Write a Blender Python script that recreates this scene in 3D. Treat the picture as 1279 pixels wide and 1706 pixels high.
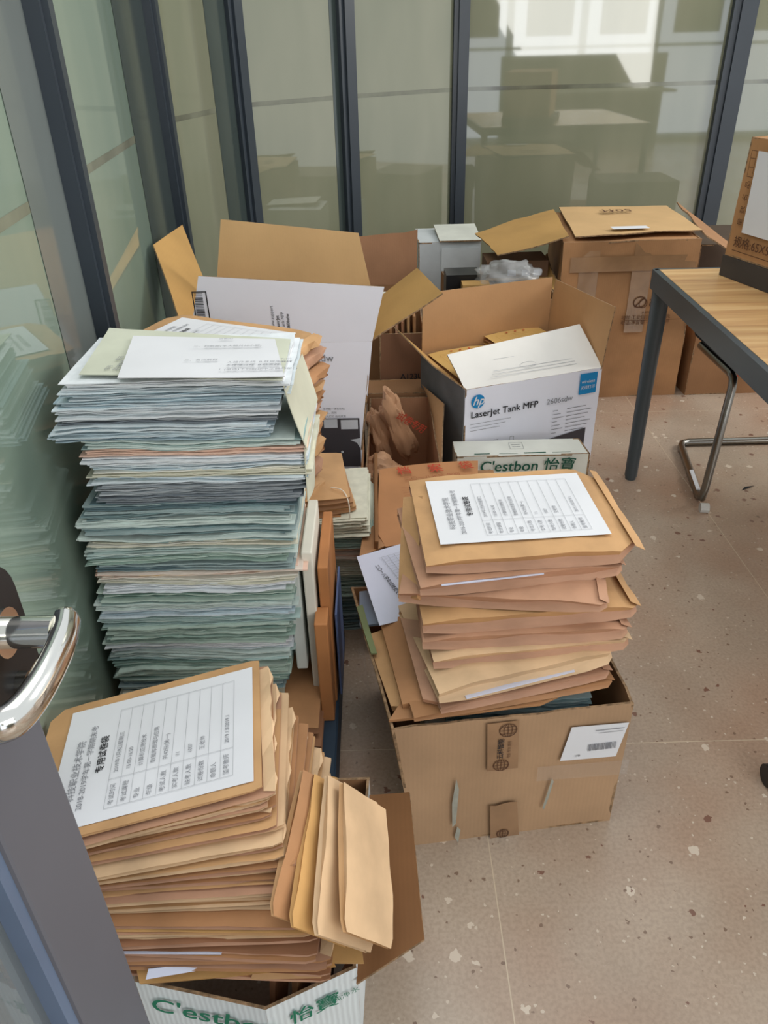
import bpy, bmesh, math, random
from mathutils import Vector as V, Matrix, noise
PI = math.pi
rad = math.radians
sc = bpy.context.scene
col = sc.collection
for o in list(bpy.data.objects): bpy.data.objects.remove(o)

# ------------------------------------------------------------ camera
F_PX, PITCH, ROLL, CAM = 1281.0, rad(31.7), rad(1.5), V((0, 0, 1.4))
_r = V((1, 0, 0)); _f = V((0, math.cos(PITCH), -math.sin(PITCH))); _u = V((0, math.sin(PITCH), math.cos(PITCH)))
CR = _r * math.cos(ROLL) - _u * math.sin(ROLL)
CU = _u * math.cos(ROLL) + _r * math.sin(ROLL)
cd = bpy.data.cameras.new('camera'); cam = bpy.data.objects.new('camera', cd); col.objects.link(cam)
cd.sensor_fit = 'VERTICAL'; cd.sensor_height = 36.0; cd.lens = 36.0 * F_PX / 1706.0
cd.clip_start = 0.02; cd.clip_end = 100
m = Matrix((CR, CU, -_f)).transposed().to_4x4(); m.translation = CAM
cam.matrix_world = m
sc.camera = cam

# ------------------------------------------------------------ colour, world, lights
sc.view_settings.view_transform = 'Standard'; sc.view_settings.look = 'None'
sc.view_settings.gamma = 1.0; sc.view_settings.use_curve_mapping = False
sc.view_settings.exposure = 0.0
world = bpy.data.worlds.new('world'); sc.world = world; world.use_nodes = True
bg = world.node_tree.nodes['Background']; bg.inputs[0].default_value = (0.93, 0.97, 1.0, 1); bg.inputs[1].default_value = 0.95

def area(name, loc, target, size, size_y, power, color):
    l = bpy.data.lights.new(name, 'AREA'); l.shape = 'RECTANGLE'; l.size = size; l.size_y = size_y
    l.energy = power; l.color = color
    o = bpy.data.objects.new(name, l); col.objects.link(o); o.location = loc
    o.rotation_euler = (V(target) - V(loc)).to_track_quat('-Z', 'Y').to_euler()
    return o
area('window_daylight', (2.2, -2.85, 1.7), (0.3, 1.6, 0.3), 3.2, 2.0, 115, (1.0, 0.97, 0.93))
area('overhead_fill', (0.2, 1.3, 2.85), (0.2, 1.6, 0), 1.6, 1.6, 16, (1.0, 0.96, 0.9))  # added soft fill from overhead, no lamp modelled
area('side_window_daylight', (4.6, 3.1, 2.9), (0.2, 1.0, 0.1), 1.2, 1.6, 110, (1.0, 0.95, 0.88))

# ------------------------------------------------------------ pixel helpers (photo pixel + true height or depth -> world point)
def ray(x, y): return _f * F_PX + CR * (x - 639.5) - CU * (y - 853)
def PZ(x, y, z):
    d = ray(x, y); return CAM + d * ((z - CAM.z) / d.z)
def PY(x, y, Y):
    d = ray(x, y); return CAM + d * (Y / d.y)
def PX(x, y, X):
    d = ray(x, y); return CAM + d * (X / d.x)

# ------------------------------------------------------------ materials
def lin(c):
    return tuple(((v / 255) / 12.92 if v / 255 <= 0.04045 else ((v / 255 + 0.055) / 1.055) ** 2.4) for v in c)
MC = {}
def mat(name, c, rough=0.8, var=0.08, scale=8.0, stretch=(1, 1, 1), bump=0.0, bscale=None, metal=0.0, coat=0.0, spec=0.3, c2=None, lo=0.35, hi=0.65):
    if name in MC: return MC[name]
    m = bpy.data.materials.new(name); m.use_nodes = True; nt = m.node_tree; N = nt.nodes; L = nt.links
    b = N['Principled BSDF']; a = lin(c)
    b.inputs['Roughness'].default_value = rough; b.inputs['Metallic'].default_value = metal
    b.inputs['Specular IOR Level'].default_value = spec
    if coat: b.inputs['Coat Weight'].default_value = coat; b.inputs['Coat Roughness'].default_value = 0.08
    tc = N.new('ShaderNodeTexCoord'); mp = N.new('ShaderNodeMapping'); mp.inputs['Scale'].default_value = stretch
    L.new(tc.outputs['Object'], mp.inputs[0])
    nz = N.new('ShaderNodeTexNoise'); nz.inputs['Scale'].default_value = scale; nz.inputs['Detail'].default_value = 6
    L.new(mp.outputs[0], nz.inputs['Vector'])
    cr = N.new('ShaderNodeValToRGB'); cr.color_ramp.elements[0].position = lo; cr.color_ramp.elements[1].position = hi
    if c2 is None:
        d = tuple(v * (1 - var * 2) for v in a); e = tuple(min(1, v * (1 + var)) for v in a)
    else: d = lin(c2); e = a
    cr.color_ramp.elements[0].color = (*d, 1); cr.color_ramp.elements[1].color = (*e, 1)
    L.new(nz.outputs['Fac'], cr.inputs[0]); L.new(cr.outputs[0], b.inputs['Base Color'])
    if bump:
        n2 = N.new('ShaderNodeTexNoise'); n2.inputs['Scale'].default_value = bscale or scale * 3; n2.inputs['Detail'].default_value = 4
        L.new(mp.outputs[0], n2.inputs['Vector'])
        bp = N.new('ShaderNodeBump'); bp.inputs['Strength'].default_value = bump; bp.inputs['Distance'].default_value = 0.004
        L.new(n2.outputs['Fac'], bp.inputs['Height']); L.new(bp.outputs[0], b.inputs['Normal'])
    MC[name] = m; return m
def cardboard(name, c, var=0.07, rib=0.035):
    """corrugated board: faint vertical flutes + blotches"""
    if name in MC: return MC[name]
    m = mat(name, c, 0.75, var, 5, bump=0.12, bscale=60)
    nt = m.node_tree; N = nt.nodes; L = nt.links; b = N['Principled BSDF']
    tc = N.new('ShaderNodeTexCoord'); w = N.new('ShaderNodeTexWave'); w.wave_type = 'BANDS'; w.bands_direction = 'X'
    w.inputs['Scale'].default_value = 38; w.inputs['Distortion'].default_value = 1.5; w.inputs['Detail'].default_value = 1
    L.new(tc.outputs['Object'], w.inputs[0])
    src = b.inputs['Base Color'].links[0].from_socket
    mx = N.new('ShaderNodeMix'); mx.data_type = 'RGBA'; mx.blend_type = 'MULTIPLY'; mx.inputs[0].default_value = rib
    L.new(src, mx.inputs[6]); L.new(w.outputs['Color'], mx.inputs[7]); L.new(mx.outputs[2], b.inputs['Base Color'])
    return m

CB = cardboard('cardboard_brown', (174, 142, 110))
CBI = cardboard('cardboard_inner', (186, 144, 102), 0.05, 0.012)
CBD = cardboard('cardboard_old', (160, 118, 82))
CBG = cardboard('cardboard_golden', (186, 146, 88), 0.05, 0.012)
CBL = cardboard('cardboard_light_tan', (204, 168, 120), 0.04, 0.01)
CBR = cardboard('cardboard_flap_brown', (140, 98, 62), 0.06, 0.03)
CBX = mat('cardboard_edge', (150, 122, 92), 0.9, 0.25, 90)
WH = mat('carton_white', (232, 234, 244), 0.5, 0.02, 4)
WHD = mat('carton_offwhite', (218, 220, 210), 0.6, 0.05, 8)
WHR = cardboard('carton_white_ribbed', (222, 230, 232), 0.04, 0.16)
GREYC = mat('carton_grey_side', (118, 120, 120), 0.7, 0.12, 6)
KR = [mat('kraft_%s' % n, c, 0.62, 0.09, 9, (1, 1, 3), bump=0.35, bscale=22, spec=0.35) for n, c in
      (('tan', (194, 152, 106)), ('gold', (198, 154, 96)), ('rose', (182, 140, 112)), ('brown', (172, 126, 86)),
       ('pale', (210, 178, 140)), ('red_brown', (150, 106, 76)))]
PAPER = mat('paper_white', (218, 220, 224), 0.8, 0.02, 6)
PAPERB = mat('paper_bluish', (205, 210, 228), 0.8, 0.03, 6)
INK = mat('ink_black', (40, 40, 44), 0.7, 0.05)
INKL = mat('ink_grey', (128, 130, 136), 0.8, 0.05)
INKP = mat('ink_pale', (176, 178, 182), 0.8, 0.05)
INKG = mat('ink_green', (36, 120, 92), 0.7, 0.05)
INKDG = mat('ink_dark_green', (28, 84, 66), 0.7, 0.05)
INKR = mat('ink_red', (186, 72, 50), 0.8, 0.1)
INKB = mat('ink_brown', (92, 62, 44), 0.8, 0.1)
SLATE = mat('slate_metal', (62, 70, 74), 0.42, 0.03, 4, spec=0.5)
FRAME = mat('frame_navy_grey', (52, 60, 68), 0.35, 0.05, 3, spec=0.5)
DOORM = mat('door_frame_grey', (96, 98, 106), 0.5, 0.03, 3, spec=0.4)
CHROME = mat('chrome', (225, 225, 220), 0.12, 0.02, metal=1.0)
STEEL = mat('brushed_steel', (140, 138, 132), 0.28, 0.05, metal=1.0)
BLACKP = mat('black_plastic', (30, 31, 33), 0.35, 0.05)
BLACKF = mat('black_fabric', (34, 36, 38), 0.9, 0.1, 60)
DBLUE = mat('dark_blue_board', (46, 62, 78), 0.6, 0.08)
HPB = mat('logo_blue', (22, 132, 190), 0.5, 0.02)
TAPE = mat('packing_tape', (150, 116, 84), 0.18, 0.08, 12, coat=0.5, spec=0.6)
CREAM = mat('cream_board', (226, 222, 208), 0.7, 0.04)
DARKPR = mat('dark_print', (66, 62, 66), 0.5, 0.05)
NEWS2 = mat('newsprint_dull', (196, 196, 176), 0.8, 0.06, 7, bump=.4, bscale=14)
GREENISH = mat('newsprint', (200, 204, 186), 0.8, 0.05, 7)

def plastic_mat():
    m = bpy.data.materials.new('clear_plastic'); m.use_nodes = True; nt = m.node_tree; N = nt.nodes; L = nt.links
    b = N['Principled BSDF']; b.inputs['Base Color'].default_value = (0.62, 0.64, 0.64, 1); b.inputs['Roughness'].default_value = 0.15
    tr = N.new('ShaderNodeBsdfTransparent'); mx = N.new('ShaderNodeMixShader'); mx.inputs[0].default_value = 0.34
    L.new(tr.outputs[0], mx.inputs[1]); L.new(b.outputs[0], mx.inputs[2]); L.new(mx.outputs[0], N['Material Output'].inputs[0])
    return m
PLAS = plastic_mat()
CTAPE = PLAS.copy(); CTAPE.node_tree.nodes['Mix Shader'].inputs[0].default_value = 0.05

def floor_mat():
    m = bpy.data.materials.new('terrazzo_floor'); m.use_nodes = True; nt = m.node_tree; N = nt.nodes; L = nt.links
    b = N['Principled BSDF']; tc = N.new('ShaderNodeTexCoord'); P = tc.outputs['Object']
    def noise_(s, d=6):
        n = N.new('ShaderNodeTexNoise'); n.inputs['Scale'].default_value = s; n.inputs['Detail'].default_value = d
        L.new(P, n.inputs['Vector']); return n.outputs['Fac']
    def ramp(src, stops):
        r = N.new('ShaderNodeValToRGB'); e = r.color_ramp.elements
        while len(e) < len(stops): e.new(0.5)
        for k, (p, c) in enumerate(stops): e[k].position = p; e[k].color = c
        L.new(src, r.inputs[0]); return r
    def mix(fac, a, bb, blend='MIX', f=None):
        x = N.new('ShaderNodeMix'); x.data_type = 'RGBA'; x.blend_type = blend
        if fac is not None: L.new(fac, x.inputs[0])
        else: x.inputs[0].default_value = f
        for i, s in ((6, a), (7, bb)):
            if isinstance(s, tuple): x.inputs[i].default_value = (*s, 1)
            else: L.new(s, x.inputs[i])
        return x.outputs[2]
    base = ramp(noise_(2.6), [(0.3, (*lin((162, 144, 126)), 1)), (0.7, (*lin((188, 172, 154)), 1))]).outputs[0]
    pink = ramp(noise_(1.7, 3), [(0.42, (0, 0, 0, 1)), (0.64, (1, 1, 1, 1))]).outputs[0]
    base = mix(pink, base, lin((166, 136, 114)))
    fine = ramp(noise_(140, 3), [(0.34, (0.62, 0.6, 0.58, 1)), (0.6, (1.06, 1.06, 1.06, 1))]).outputs[0]
    base = mix(None, base, fine, 'MULTIPLY', 0.35)
    def chips(scale, thr, color, off):
        mp = N.new('ShaderNodeMapping'); mp.inputs['Location'].default_value = (off, off * 2, 0); L.new(P, mp.inputs[0])
        wn = N.new('ShaderNodeTexNoise'); wn.inputs['Scale'].default_value = scale * 3; L.new(mp.outputs[0], wn.inputs['Vector'])
        ad = N.new('ShaderNodeVectorMath'); ad.operation = 'MULTIPLY_ADD'; L.new(wn.outputs['Color'], ad.inputs[0])
        ad.inputs[1].default_value = (0.5 / scale,) * 3; L.new(mp.outputs[0], ad.inputs[2])
        v = N.new('ShaderNodeTexVoronoi'); v.inputs['Scale'].default_value = scale; L.new(ad.outputs[0], v.inputs['Vector'])
        sp = N.new('ShaderNodeSeparateColor'); L.new(v.outputs['Color'], sp.inputs[0])
        # chip radius varies per cell; only some cells carry one
        g = N.new('ShaderNodeMath'); g.operation = 'GREATER_THAN'; g.inputs[1].default_value = thr; L.new(sp.outputs[0], g.inputs[0])
        rr = N.new('ShaderNodeMath'); rr.operation = 'MULTIPLY_ADD'; rr.inputs[1].default_value = 0.2; rr.inputs[2].default_value = 0.1; L.new(sp.outputs[1], rr.inputs[0])
        lt = N.new('ShaderNodeMath'); lt.operation = 'LESS_THAN'; L.new(v.outputs['Distance'], lt.inputs[0]); L.new(rr.outputs[0], lt.inputs[1])
        mu = N.new('ShaderNodeMath'); mu.operation = 'MULTIPLY'; L.new(g.outputs[0], mu.inputs[0]); L.new(lt.outputs[0], mu.inputs[1])
        nonlocal base
        base = mix(mu.outputs[0], base, lin(color))
    chips(26, 0.88, (204, 190, 172), 0.0)
    chips(30, 0.88, (124, 92, 78), 3.1)
    chips(75, 0.86, (126, 104, 88), 5.7)
    chips(95, 0.9, (198, 184, 166), 8.3)
    # joints
    sx = N.new('ShaderNodeSeparateXYZ'); L.new(P, sx.inputs[0])
    def joint(sock, off, per):
        a = N.new('ShaderNodeMath'); a.operation = 'SUBTRACT'; a.inputs[1].default_value = off - per / 2; L.new(sock, a.inputs[0])
        d = N.new('ShaderNodeMath'); d.operation = 'FLOORED_MODULO'; d.inputs[1].default_value = per; L.new(a.outputs[0], d.inputs[0])
        s = N.new('ShaderNodeMath'); s.operation = 'SUBTRACT'; s.inputs[1].default_value = per / 2; L.new(d.outputs[0], s.inputs[0])
        ab = N.new('ShaderNodeMath'); ab.operation = 'ABSOLUTE'; L.new(s.outputs[0], ab.inputs[0])
        lt = N.new('ShaderNodeMath'); lt.operation = 'LESS_THAN'; lt.inputs[1].default_value = 0.0011; L.new(ab.outputs[0], lt.inputs[0])
        nonlocal base
        base = mix(lt.outputs[0], base, lin((196, 180, 156)))
    joint(sx.outputs[0], 0.1, 0.905); joint(sx.outputs[1], 1.533, 1.81)
    L.new(base, b.inputs['Base Color'])
    r = ramp(noise_(5), [(0.3, (0.22,) * 3 + (1,)), (0.7, (0.34,) * 3 + (1,))]); L.new(r.outputs[0], b.inputs['Roughness'])
    return m
FLOOR = floor_mat()

def glass_mat(name, c, c2, gloss=1.5, gr=0.02, trans=0.3):
    """frosted film on glass: diffuse + translucent body under a mirror-like clear face"""
    m = bpy.data.materials.new(name); m.use_nodes = True; nt = m.node_tree; N = nt.nodes; L = nt.links
    N.remove(N['Principled BSDF'])
    tc = N.new('ShaderNodeTexCoord'); mp = N.new('ShaderNodeMapping'); mp.inputs['Scale'].default_value = (1.5, 1.5, 0.5); L.new(tc.outputs['Object'], mp.inputs[0])
    n = N.new('ShaderNodeTexNoise'); n.inputs['Scale'].default_value = 1.6; n.inputs['Detail'].default_value = 3; L.new(mp.outputs[0], n.inputs['Vector'])
    cr = N.new('ShaderNodeValToRGB'); cr.color_ramp.elements[0].position = 0.35; cr.color_ramp.elements[1].position = 0.65
    cr.color_ramp.elements[0].color = (*lin(c2), 1); cr.color_ramp.elements[1].color = (*lin(c), 1); L.new(n.outputs['Fac'], cr.inputs[0])
    df = N.new('ShaderNodeBsdfDiffuse'); tr = N.new('ShaderNodeBsdfTranslucent')
    L.new(cr.outputs[0], df.inputs[0]); L.new(cr.outputs[0], tr.inputs[0])
    m1 = N.new('ShaderNodeMixShader'); m1.inputs[0].default_value = trans; L.new(df.outputs[0], m1.inputs[1]); L.new(tr.outputs[0], m1.inputs[2])
    gl = N.new('ShaderNodeBsdfGlossy'); gl.inputs['Roughness'].default_value = gr; gl.inputs[0].default_value = (0.95, 0.97, 0.97, 1)
    fr = N.new('ShaderNodeFresnel'); fr.inputs[0].default_value = gloss
    m2 = N.new('ShaderNodeMixShader'); L.new(fr.outputs[0], m2.inputs[0]); L.new(m1.outputs[0], m2.inputs[1]); L.new(gl.outputs[0], m2.inputs[2])
    L.new(m2.outputs[0], N['Material Output'].inputs[0]); return m
GL_BACK = glass_mat('frosted_glass_back', (166, 166, 142), (146, 150, 126), 1.9, 0.03)
GL_LEFT = glass_mat('frosted_glass_left', (162, 178, 160), (138, 160, 146), 2.0, 0.03)
SLOT = mat('clear_slot_glass', (128, 130, 112), 0.08, 0.3, 2.5, spec=0.8)
def door_glass():
    m = bpy.data.materials.new('door_glass'); m.use_nodes = True; nt = m.node_tree; N = nt.nodes; L = nt.links
    N.remove(N['Principled BSDF'])
    df = N.new('ShaderNodeBsdfDiffuse'); df.inputs[0].default_value = (*lin((150, 160, 164)), 1)
    tp = N.new('ShaderNodeBsdfTransparent'); m1 = N.new('ShaderNodeMixShader'); m1.inputs[0].default_value = 0.5
    L.new(df.outputs[0], m1.inputs[1]); L.new(tp.outputs[0], m1.inputs[2])
    gl = N.new('ShaderNodeBsdfGlossy'); gl.inputs['Roughness'].default_value = 0.02
    fr = N.new('ShaderNodeFresnel'); fr.inputs[0].default_value = 1.5
    m2 = N.new('ShaderNodeMixShader'); L.new(fr.outputs[0], m2.inputs[0]); L.new(m1.outputs[0], m2.inputs[1]); L.new(gl.outputs[0], m2.inputs[2])
    L.new(m2.outputs[0], N['Material Output'].inputs[0]); return m
GL_DOOR = door_glass()
def emis(name, c, s):
    m = bpy.data.materials.new(name); m.use_nodes = True; b = m.node_tree.nodes['Principled BSDF']
    b.inputs['Base Color'].default_value = (0, 0, 0, 1); b.inputs['Emission Color'].default_value = (*lin(c), 1); b.inputs['Emission Strength'].default_value = s
    return m
SKYPANE = emis('bright_daylit_window', (235, 242, 255), 2.2)
def wood_mat():
    m = bpy.data.materials.new('oak_laminate'); m.use_nodes = True; nt = m.node_tree; N = nt.nodes; L = nt.links
    b = N['Principled BSDF']; b.inputs['Roughness'].default_value = 0.38
    tc = N.new('ShaderNodeTexCoord'); mp = N.new('ShaderNodeMapping'); mp.inputs['Scale'].default_value = (0.6, 11, 1); L.new(tc.outputs['Object'], mp.inputs[0])
    n = N.new('ShaderNodeTexNoise'); n.inputs['Scale'].default_value = 3.2; n.inputs['Detail'].default_value = 8; n.inputs['Distortion'].default_value = 0.3; L.new(mp.outputs[0], n.inputs['Vector'])
    cr = N.new('ShaderNodeValToRGB'); e = cr.color_ramp.elements; e[0].position = 0.3; e[1].position = 0.72
    e[0].color = (*lin((188, 142, 96)), 1); e[1].color = (*lin((228, 192, 138)), 1); k = e.new(0.5); k.color = (*lin((210, 168, 114)), 1)
    L.new(n.outputs['Fac'], cr.inputs[0])
    sx = N.new('ShaderNodeSeparateXYZ'); L.new(tc.outputs['Object'], sx.inputs[0])
    fl = N.new('ShaderNodeMath'); fl.operation = 'MULTIPLY'; fl.inputs[1].default_value = 10.5; L.new(sx.outputs[1], fl.inputs[0])
    f2 = N.new('ShaderNodeMath'); f2.operation = 'FLOOR'; L.new(fl.outputs[0], f2.inputs[0])
    wn = N.new('ShaderNodeTexWhiteNoise'); wn.noise_dimensions = '1D'; L.new(f2.outputs[0], wn.inputs['W'])
    c2 = N.new('ShaderNodeValToRGB'); c2.color_ramp.elements[0].color = (0.72, 0.68, 0.64, 1); c2.color_ramp.elements[1].color = (1.05, 1.05, 1.05, 1); L.new(wn.outputs['Value'], c2.inputs[0])
    mx = N.new('ShaderNodeMix'); mx.data_type = 'RGBA'; mx.blend_type = 'MULTIPLY'; mx.inputs[0].default_value = 0.5
    L.new(cr.outputs[0], mx.inputs[6]); L.new(c2.outputs[0], mx.inputs[7]); L.new(mx.outputs[2], b.inputs['Base Color'])
    return m
WOOD = wood_mat()

# ------------------------------------------------------------ object helpers
def tag(o, label=None, cat=None, group=None, kind=None):
    if label: o['label'] = label
    if cat: o['category'] = cat
    if group: o['group'] = group
    if kind: o['kind'] = kind
    return o
def mk(name, vs, fs, mats, mi=None, parent=None, origin=None, smooth=None):
    """vs in world space; the object's origin goes to origin (children share their thing's origin)"""
    if not isinstance(mats, (list, tuple)): mats = [mats]
    if parent is not None: org = V(parent['_o'])
    elif origin is None:
        xs = [v[0] for v in vs]; ys = [v[1] for v in vs]; zs = [v[2] for v in vs]
        org = V(((min(xs) + max(xs)) / 2, (min(ys) + max(ys)) / 2, min(zs)))
    else: org = V(origin)
    me = bpy.data.meshes.new(name); me.from_pydata([V(v) - org for v in vs], [], fs)
    for mm in mats: me.materials.append(mm)
    if mi: me.polygons.foreach_set('material_index', mi)
    bm = bmesh.new(); bm.from_mesh(me); bmesh.ops.recalc_face_normals(bm, faces=bm.faces); bm.to_mesh(me); bm.free()
    if smooth is not None:
        me.polygons.foreach_set('use_smooth', [True] * len(me.polygons)); me.set_sharp_from_angle(angle=rad(smooth))
    o = bpy.data.objects.new(name, me); col.objects.link(o)
    if parent is not None: o.parent = parent
    else: o.location = org
    o['_o'] = tuple(org)
    return o
def empty(name, loc):
    o = bpy.data.objects.new(name, None); col.objects.link(o); o.location = loc; o['_o'] = tuple(loc); o.empty_display_size = 0.05
    return o
class MB:
    def __init__(s): s.v = []; s.f = []; s.m = []
    def add(s, vs, fs, mi=0):
        n = len(s.v); s.v += [V(v) for v in vs]; s.f += [[i + n for i in f] for f in fs]
        s.m += mi if isinstance(mi, list) else [mi] * len(fs)
    def hexa(s, b, t, mi=0):
        s.add(list(b) + list(t), [[3, 2, 1, 0], [4, 5, 6, 7], [0, 1, 5, 4], [1, 2, 6, 5], [2, 3, 7, 6], [3, 0, 4, 7]], mi)
    def box(s, x0, x1, y0, y1, z0, z1, mi=0):
        s.hexa([(x0, y0, z0), (x1, y0, z0), (x1, y1, z0), (x0, y1, z0)], [(x0, y0, z1), (x1, y0, z1), (x1, y1, z1), (x0, y1, z1)], mi)
    def tube(s, pts, r, n=12, mi=0, flat=1.0):
        pts = [V(p) for p in pts]; rs = r if isinstance(r, list) else [r] * len(pts); base = len(s.v); up = None
        for i, p in enumerate(pts):
            t = (pts[min(i + 1, len(pts) - 1)] - pts[max(i - 1, 0)]).normalized()
            if up is None: up = V((0, 0, 1)) if abs(t.z) < 0.9 else V((0, 1, 0))
            a = t.cross(up).normalized(); b = a.cross(t).normalized(); up = b
            for k in range(n):
                q = 2 * PI * k / n; s.v.append(p + a * (math.cos(q) * rs[i]) + b * (math.sin(q) * rs[i] * flat))
        for i in range(len(pts) - 1):
            for k in range(n):
                s.f.append([base + i * n + k, base + i * n + (k + 1) % n, base + (i + 1) * n + (k + 1) % n, base + (i + 1) * n + k]); s.m.append(mi)
        s.f.append([base + k for k in range(n)][::-1]); s.f.append([base + (len(pts) - 1) * n + k for k in range(n)]); s.m += [mi, mi]
    def build(s, name, mats, parent=None, origin=None, smooth=None): return mk(name, s.v, s.f, mats, s.m, parent, origin, smooth)

def curve_pts(pts, n=8):
    """Catmull-Rom through the points"""
    pts = [V(p) for p in pts]; P = [pts[0]] + pts + [pts[-1]]; out = []
    for i in range(1, len(P) - 2):
        for k in range(n):
            t = k / n; a, b, c, d = P[i - 1], P[i], P[i + 1], P[i + 2]
            out.append(0.5 * ((2 * b) + (c - a) * t + (2 * a - 5 * b + 4 * c - d) * t * t + (3 * b - a - 3 * c + d) * t ** 3))
    out.append(pts[-1]); return out

def slab_mb(q, t, nrm=None, nu=8, nv=6, wob=0.0, seed=0, bend=0.0, mo=0, mi_=1, me_=2, ragged=0.0, mb=None):
    """board with thickness between 4 corners q (world); outer face uses mo, the face on the nrm side mi_, edges me_"""
    q = [V(p) for p in q]; n = (q[1] - q[0]).cross(q[3] - q[0]).normalized()
    if nrm is not None and n.dot(V(nrm)) < 0: n = -n
    mb = mb or MB(); A = []; B = []
    for j in range(nv + 1):
        for i in range(nu + 1):
            u, v = i / nu, j / nv
            p = (q[0] * (1 - u) + q[1] * u) * (1 - v) + (q[3] * (1 - u) + q[2] * u) * v
            w = noise.noise(p * 6 + V((seed * 3.1, seed, 7))) * wob + math.sin(PI * u) * math.sin(PI * v * 0.5) * bend
            p = p + n * w
            if ragged and j == nv: p = p + (q[3] - q[0]).normalized() * noise.noise(p * 45 + V((seed, 0, 0))) * ragged
            A.append(p); B.append(p + n * t)
    W = nu + 1; N = len(A); fs = []; ms = []
    for j in range(nv):
        for i in range(nu):
            a = j * W + i; fs.append([a, a + 1, a + W + 1, a + W]); ms.append(mo); fs.append([a + N, a + W + N, a + W + 1 + N, a + 1 + N]); ms.append(mi_)
    edge = [(i, i + 1) for i in range(nu)] + [(nv * W + i + 1, nv * W + i) for i in range(nu)] + [((j + 1) * W, j * W) for j in range(nv)] + [(j * W + nu, (j + 1) * W + nu) for j in range(nv)]
    for a, b in edge: fs.append([a, b, b + N, a + N]); ms.append(me_)
    mb.add(A + B, fs, ms); return mb
def slab(name, q, t, mats, parent=None, **k):
    return slab_mb(q, t, **k).build(name, mats, parent, smooth=35)

class Frame:
    """a flat face: origin, u (right), v (up), n (outwards)"""
    def __init__(s, o, u, v, n=None):
        s.o = V(o); s.u = V(u).normalized(); s.v = V(v); s.n = s.u.cross(s.v).normalized() if n is None else V(n).normalized()
        s.v = s.n.cross(s.u).normalized()
        if s.v.dot(V(v)) < 0: s.v = -s.v
    def p(s, x, y, h=0.0): return s.o + s.u * x + s.v * y + s.n * h
def text(parent, fr, x, y, body, size, m, name='printed_text', ax='LEFT', rot=0.0, sx=1.0, h=0.0008, bold=0.0, shear=0.0, spacing=1.0):
    c = bpy.data.curves.new('t', 'FONT'); c.body = body; c.size = size; c.align_x = ax; c.align_y = 'CENTER'; c.shear = shear; c.space_character = spacing; c.resolution_u = 3
    o = bpy.data.objects.new('t', c); col.objects.link(o); bpy.context.view_layer.update()
    me = bpy.data.meshes.new_from_object(o.evaluated_get(bpy.context.evaluated_depsgraph_get()))
    bpy.data.objects.remove(o); bpy.data.curves.remove(c)
    cs, sn = math.cos(rot), math.sin(rot); vs = []; fs = []
    for q, (ox, oy) in enumerate([(0, 0)] + ([(size * .022, 0), (0, size * .016), (size * .022, size * .016)] if bold else [])):
        n0 = len(vs)
        for v in me.vertices:
            a, b = v.co.x * sx + ox, v.co.y + oy; vs.append(fr.p(x + a * cs - b * sn, y + a * sn + b * cs, h + q * .00005))
        fs += [[i + n0 for i in p.vertices] for p in me.polygons]
    bpy.data.meshes.remove(me)
    if not fs: return None
    return mk_flat(name, vs, fs, m, parent)
def mk_flat(name, vs, fs, m, parent):
    org = V(parent['_o']); me = bpy.data.meshes.new(name); me.from_pydata([V(v) - org for v in vs], [], fs); me.materials.append(m)
    o = bpy.data.objects.new(name, me); col.objects.link(o); o.parent = parent; o['_o'] = tuple(org); return o
class Print:
    """rectangles, lines, discs printed on one face -> one mesh"""
    def __init__(s, fr, h=0.0007): s.fr = fr; s.v = []; s.f = []; s.h = h
    def rect(s, x0, y0, x1, y1):
        n = len(s.v); s.v += [s.fr.p(a, b, s.h) for a, b in ((x0, y0), (x1, y0), (x1, y1), (x0, y1))]; s.f.append([n, n + 1, n + 2, n + 3])
    def poly(s, pts):
        n = len(s.v); s.v += [s.fr.p(a, b, s.h) for a, b in pts]; s.f.append(list(range(n, n + len(pts))))
    def line(s, x0, y0, x1, y1, w):
        d = V((x1 - x0, y1 - y0)); d.normalize(); k = V((-d.y, d.x)) * w / 2
        s.poly([(x0 + k.x, y0 + k.y), (x0 - k.x, y0 - k.y), (x1 - k.x, y1 - k.y), (x1 + k.x, y1 + k.y)])
    def frame(s, x0, y0, x1, y1, w):
        s.rect(x0, y0, x1, y0 + w); s.rect(x0, y1 - w, x1, y1); s.rect(x0, y0, x0 + w, y1); s.rect(x1 - w, y0, x1, y1)
    def disc(s, x, y, r, n=24, ry=None):
        s.poly([(x + r * math.cos(2 * PI * k / n), y + (ry or r) * math.sin(2 * PI * k / n)) for k in range(n)])
    def ring(s, x, y, r, w, n=24, ry=None):
        ry = ry or r
        for k in range(n):
            a, b = 2 * PI * k / n, 2 * PI * (k + 1) / n
            s.poly([(x + r * math.cos(a), y + ry * math.sin(a)), (x + r * math.cos(b), y + ry * math.sin(b)), (x + (r - w) * math.cos(b), y + (ry - w) * math.sin(b)), (x + (r - w) * math.cos(a), y + (ry - w) * math.sin(a))])
    def barcode(s, x0, y0, x1, y1, rng, vertical=False):
        a, e = (y0, y1) if vertical else (x0, x1)
        while a < e:
            w = rng.choice((0.5, 0.8, 1.3)) * (e - (y0 if vertical else x0)) / 40 + 0.0002
            if vertical: s.rect(x0, a, x1, min(a + w, e))
            else: s.rect(a, y0, min(a + w, e), y1)
            a += w + rng.choice((0.6, 1, 1.5)) * abs((y1 - y0) if vertical else (x1 - x0)) / 50
    def build(s, name, m, parent): return mk_flat(name, s.v, s.f, m, parent)

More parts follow.
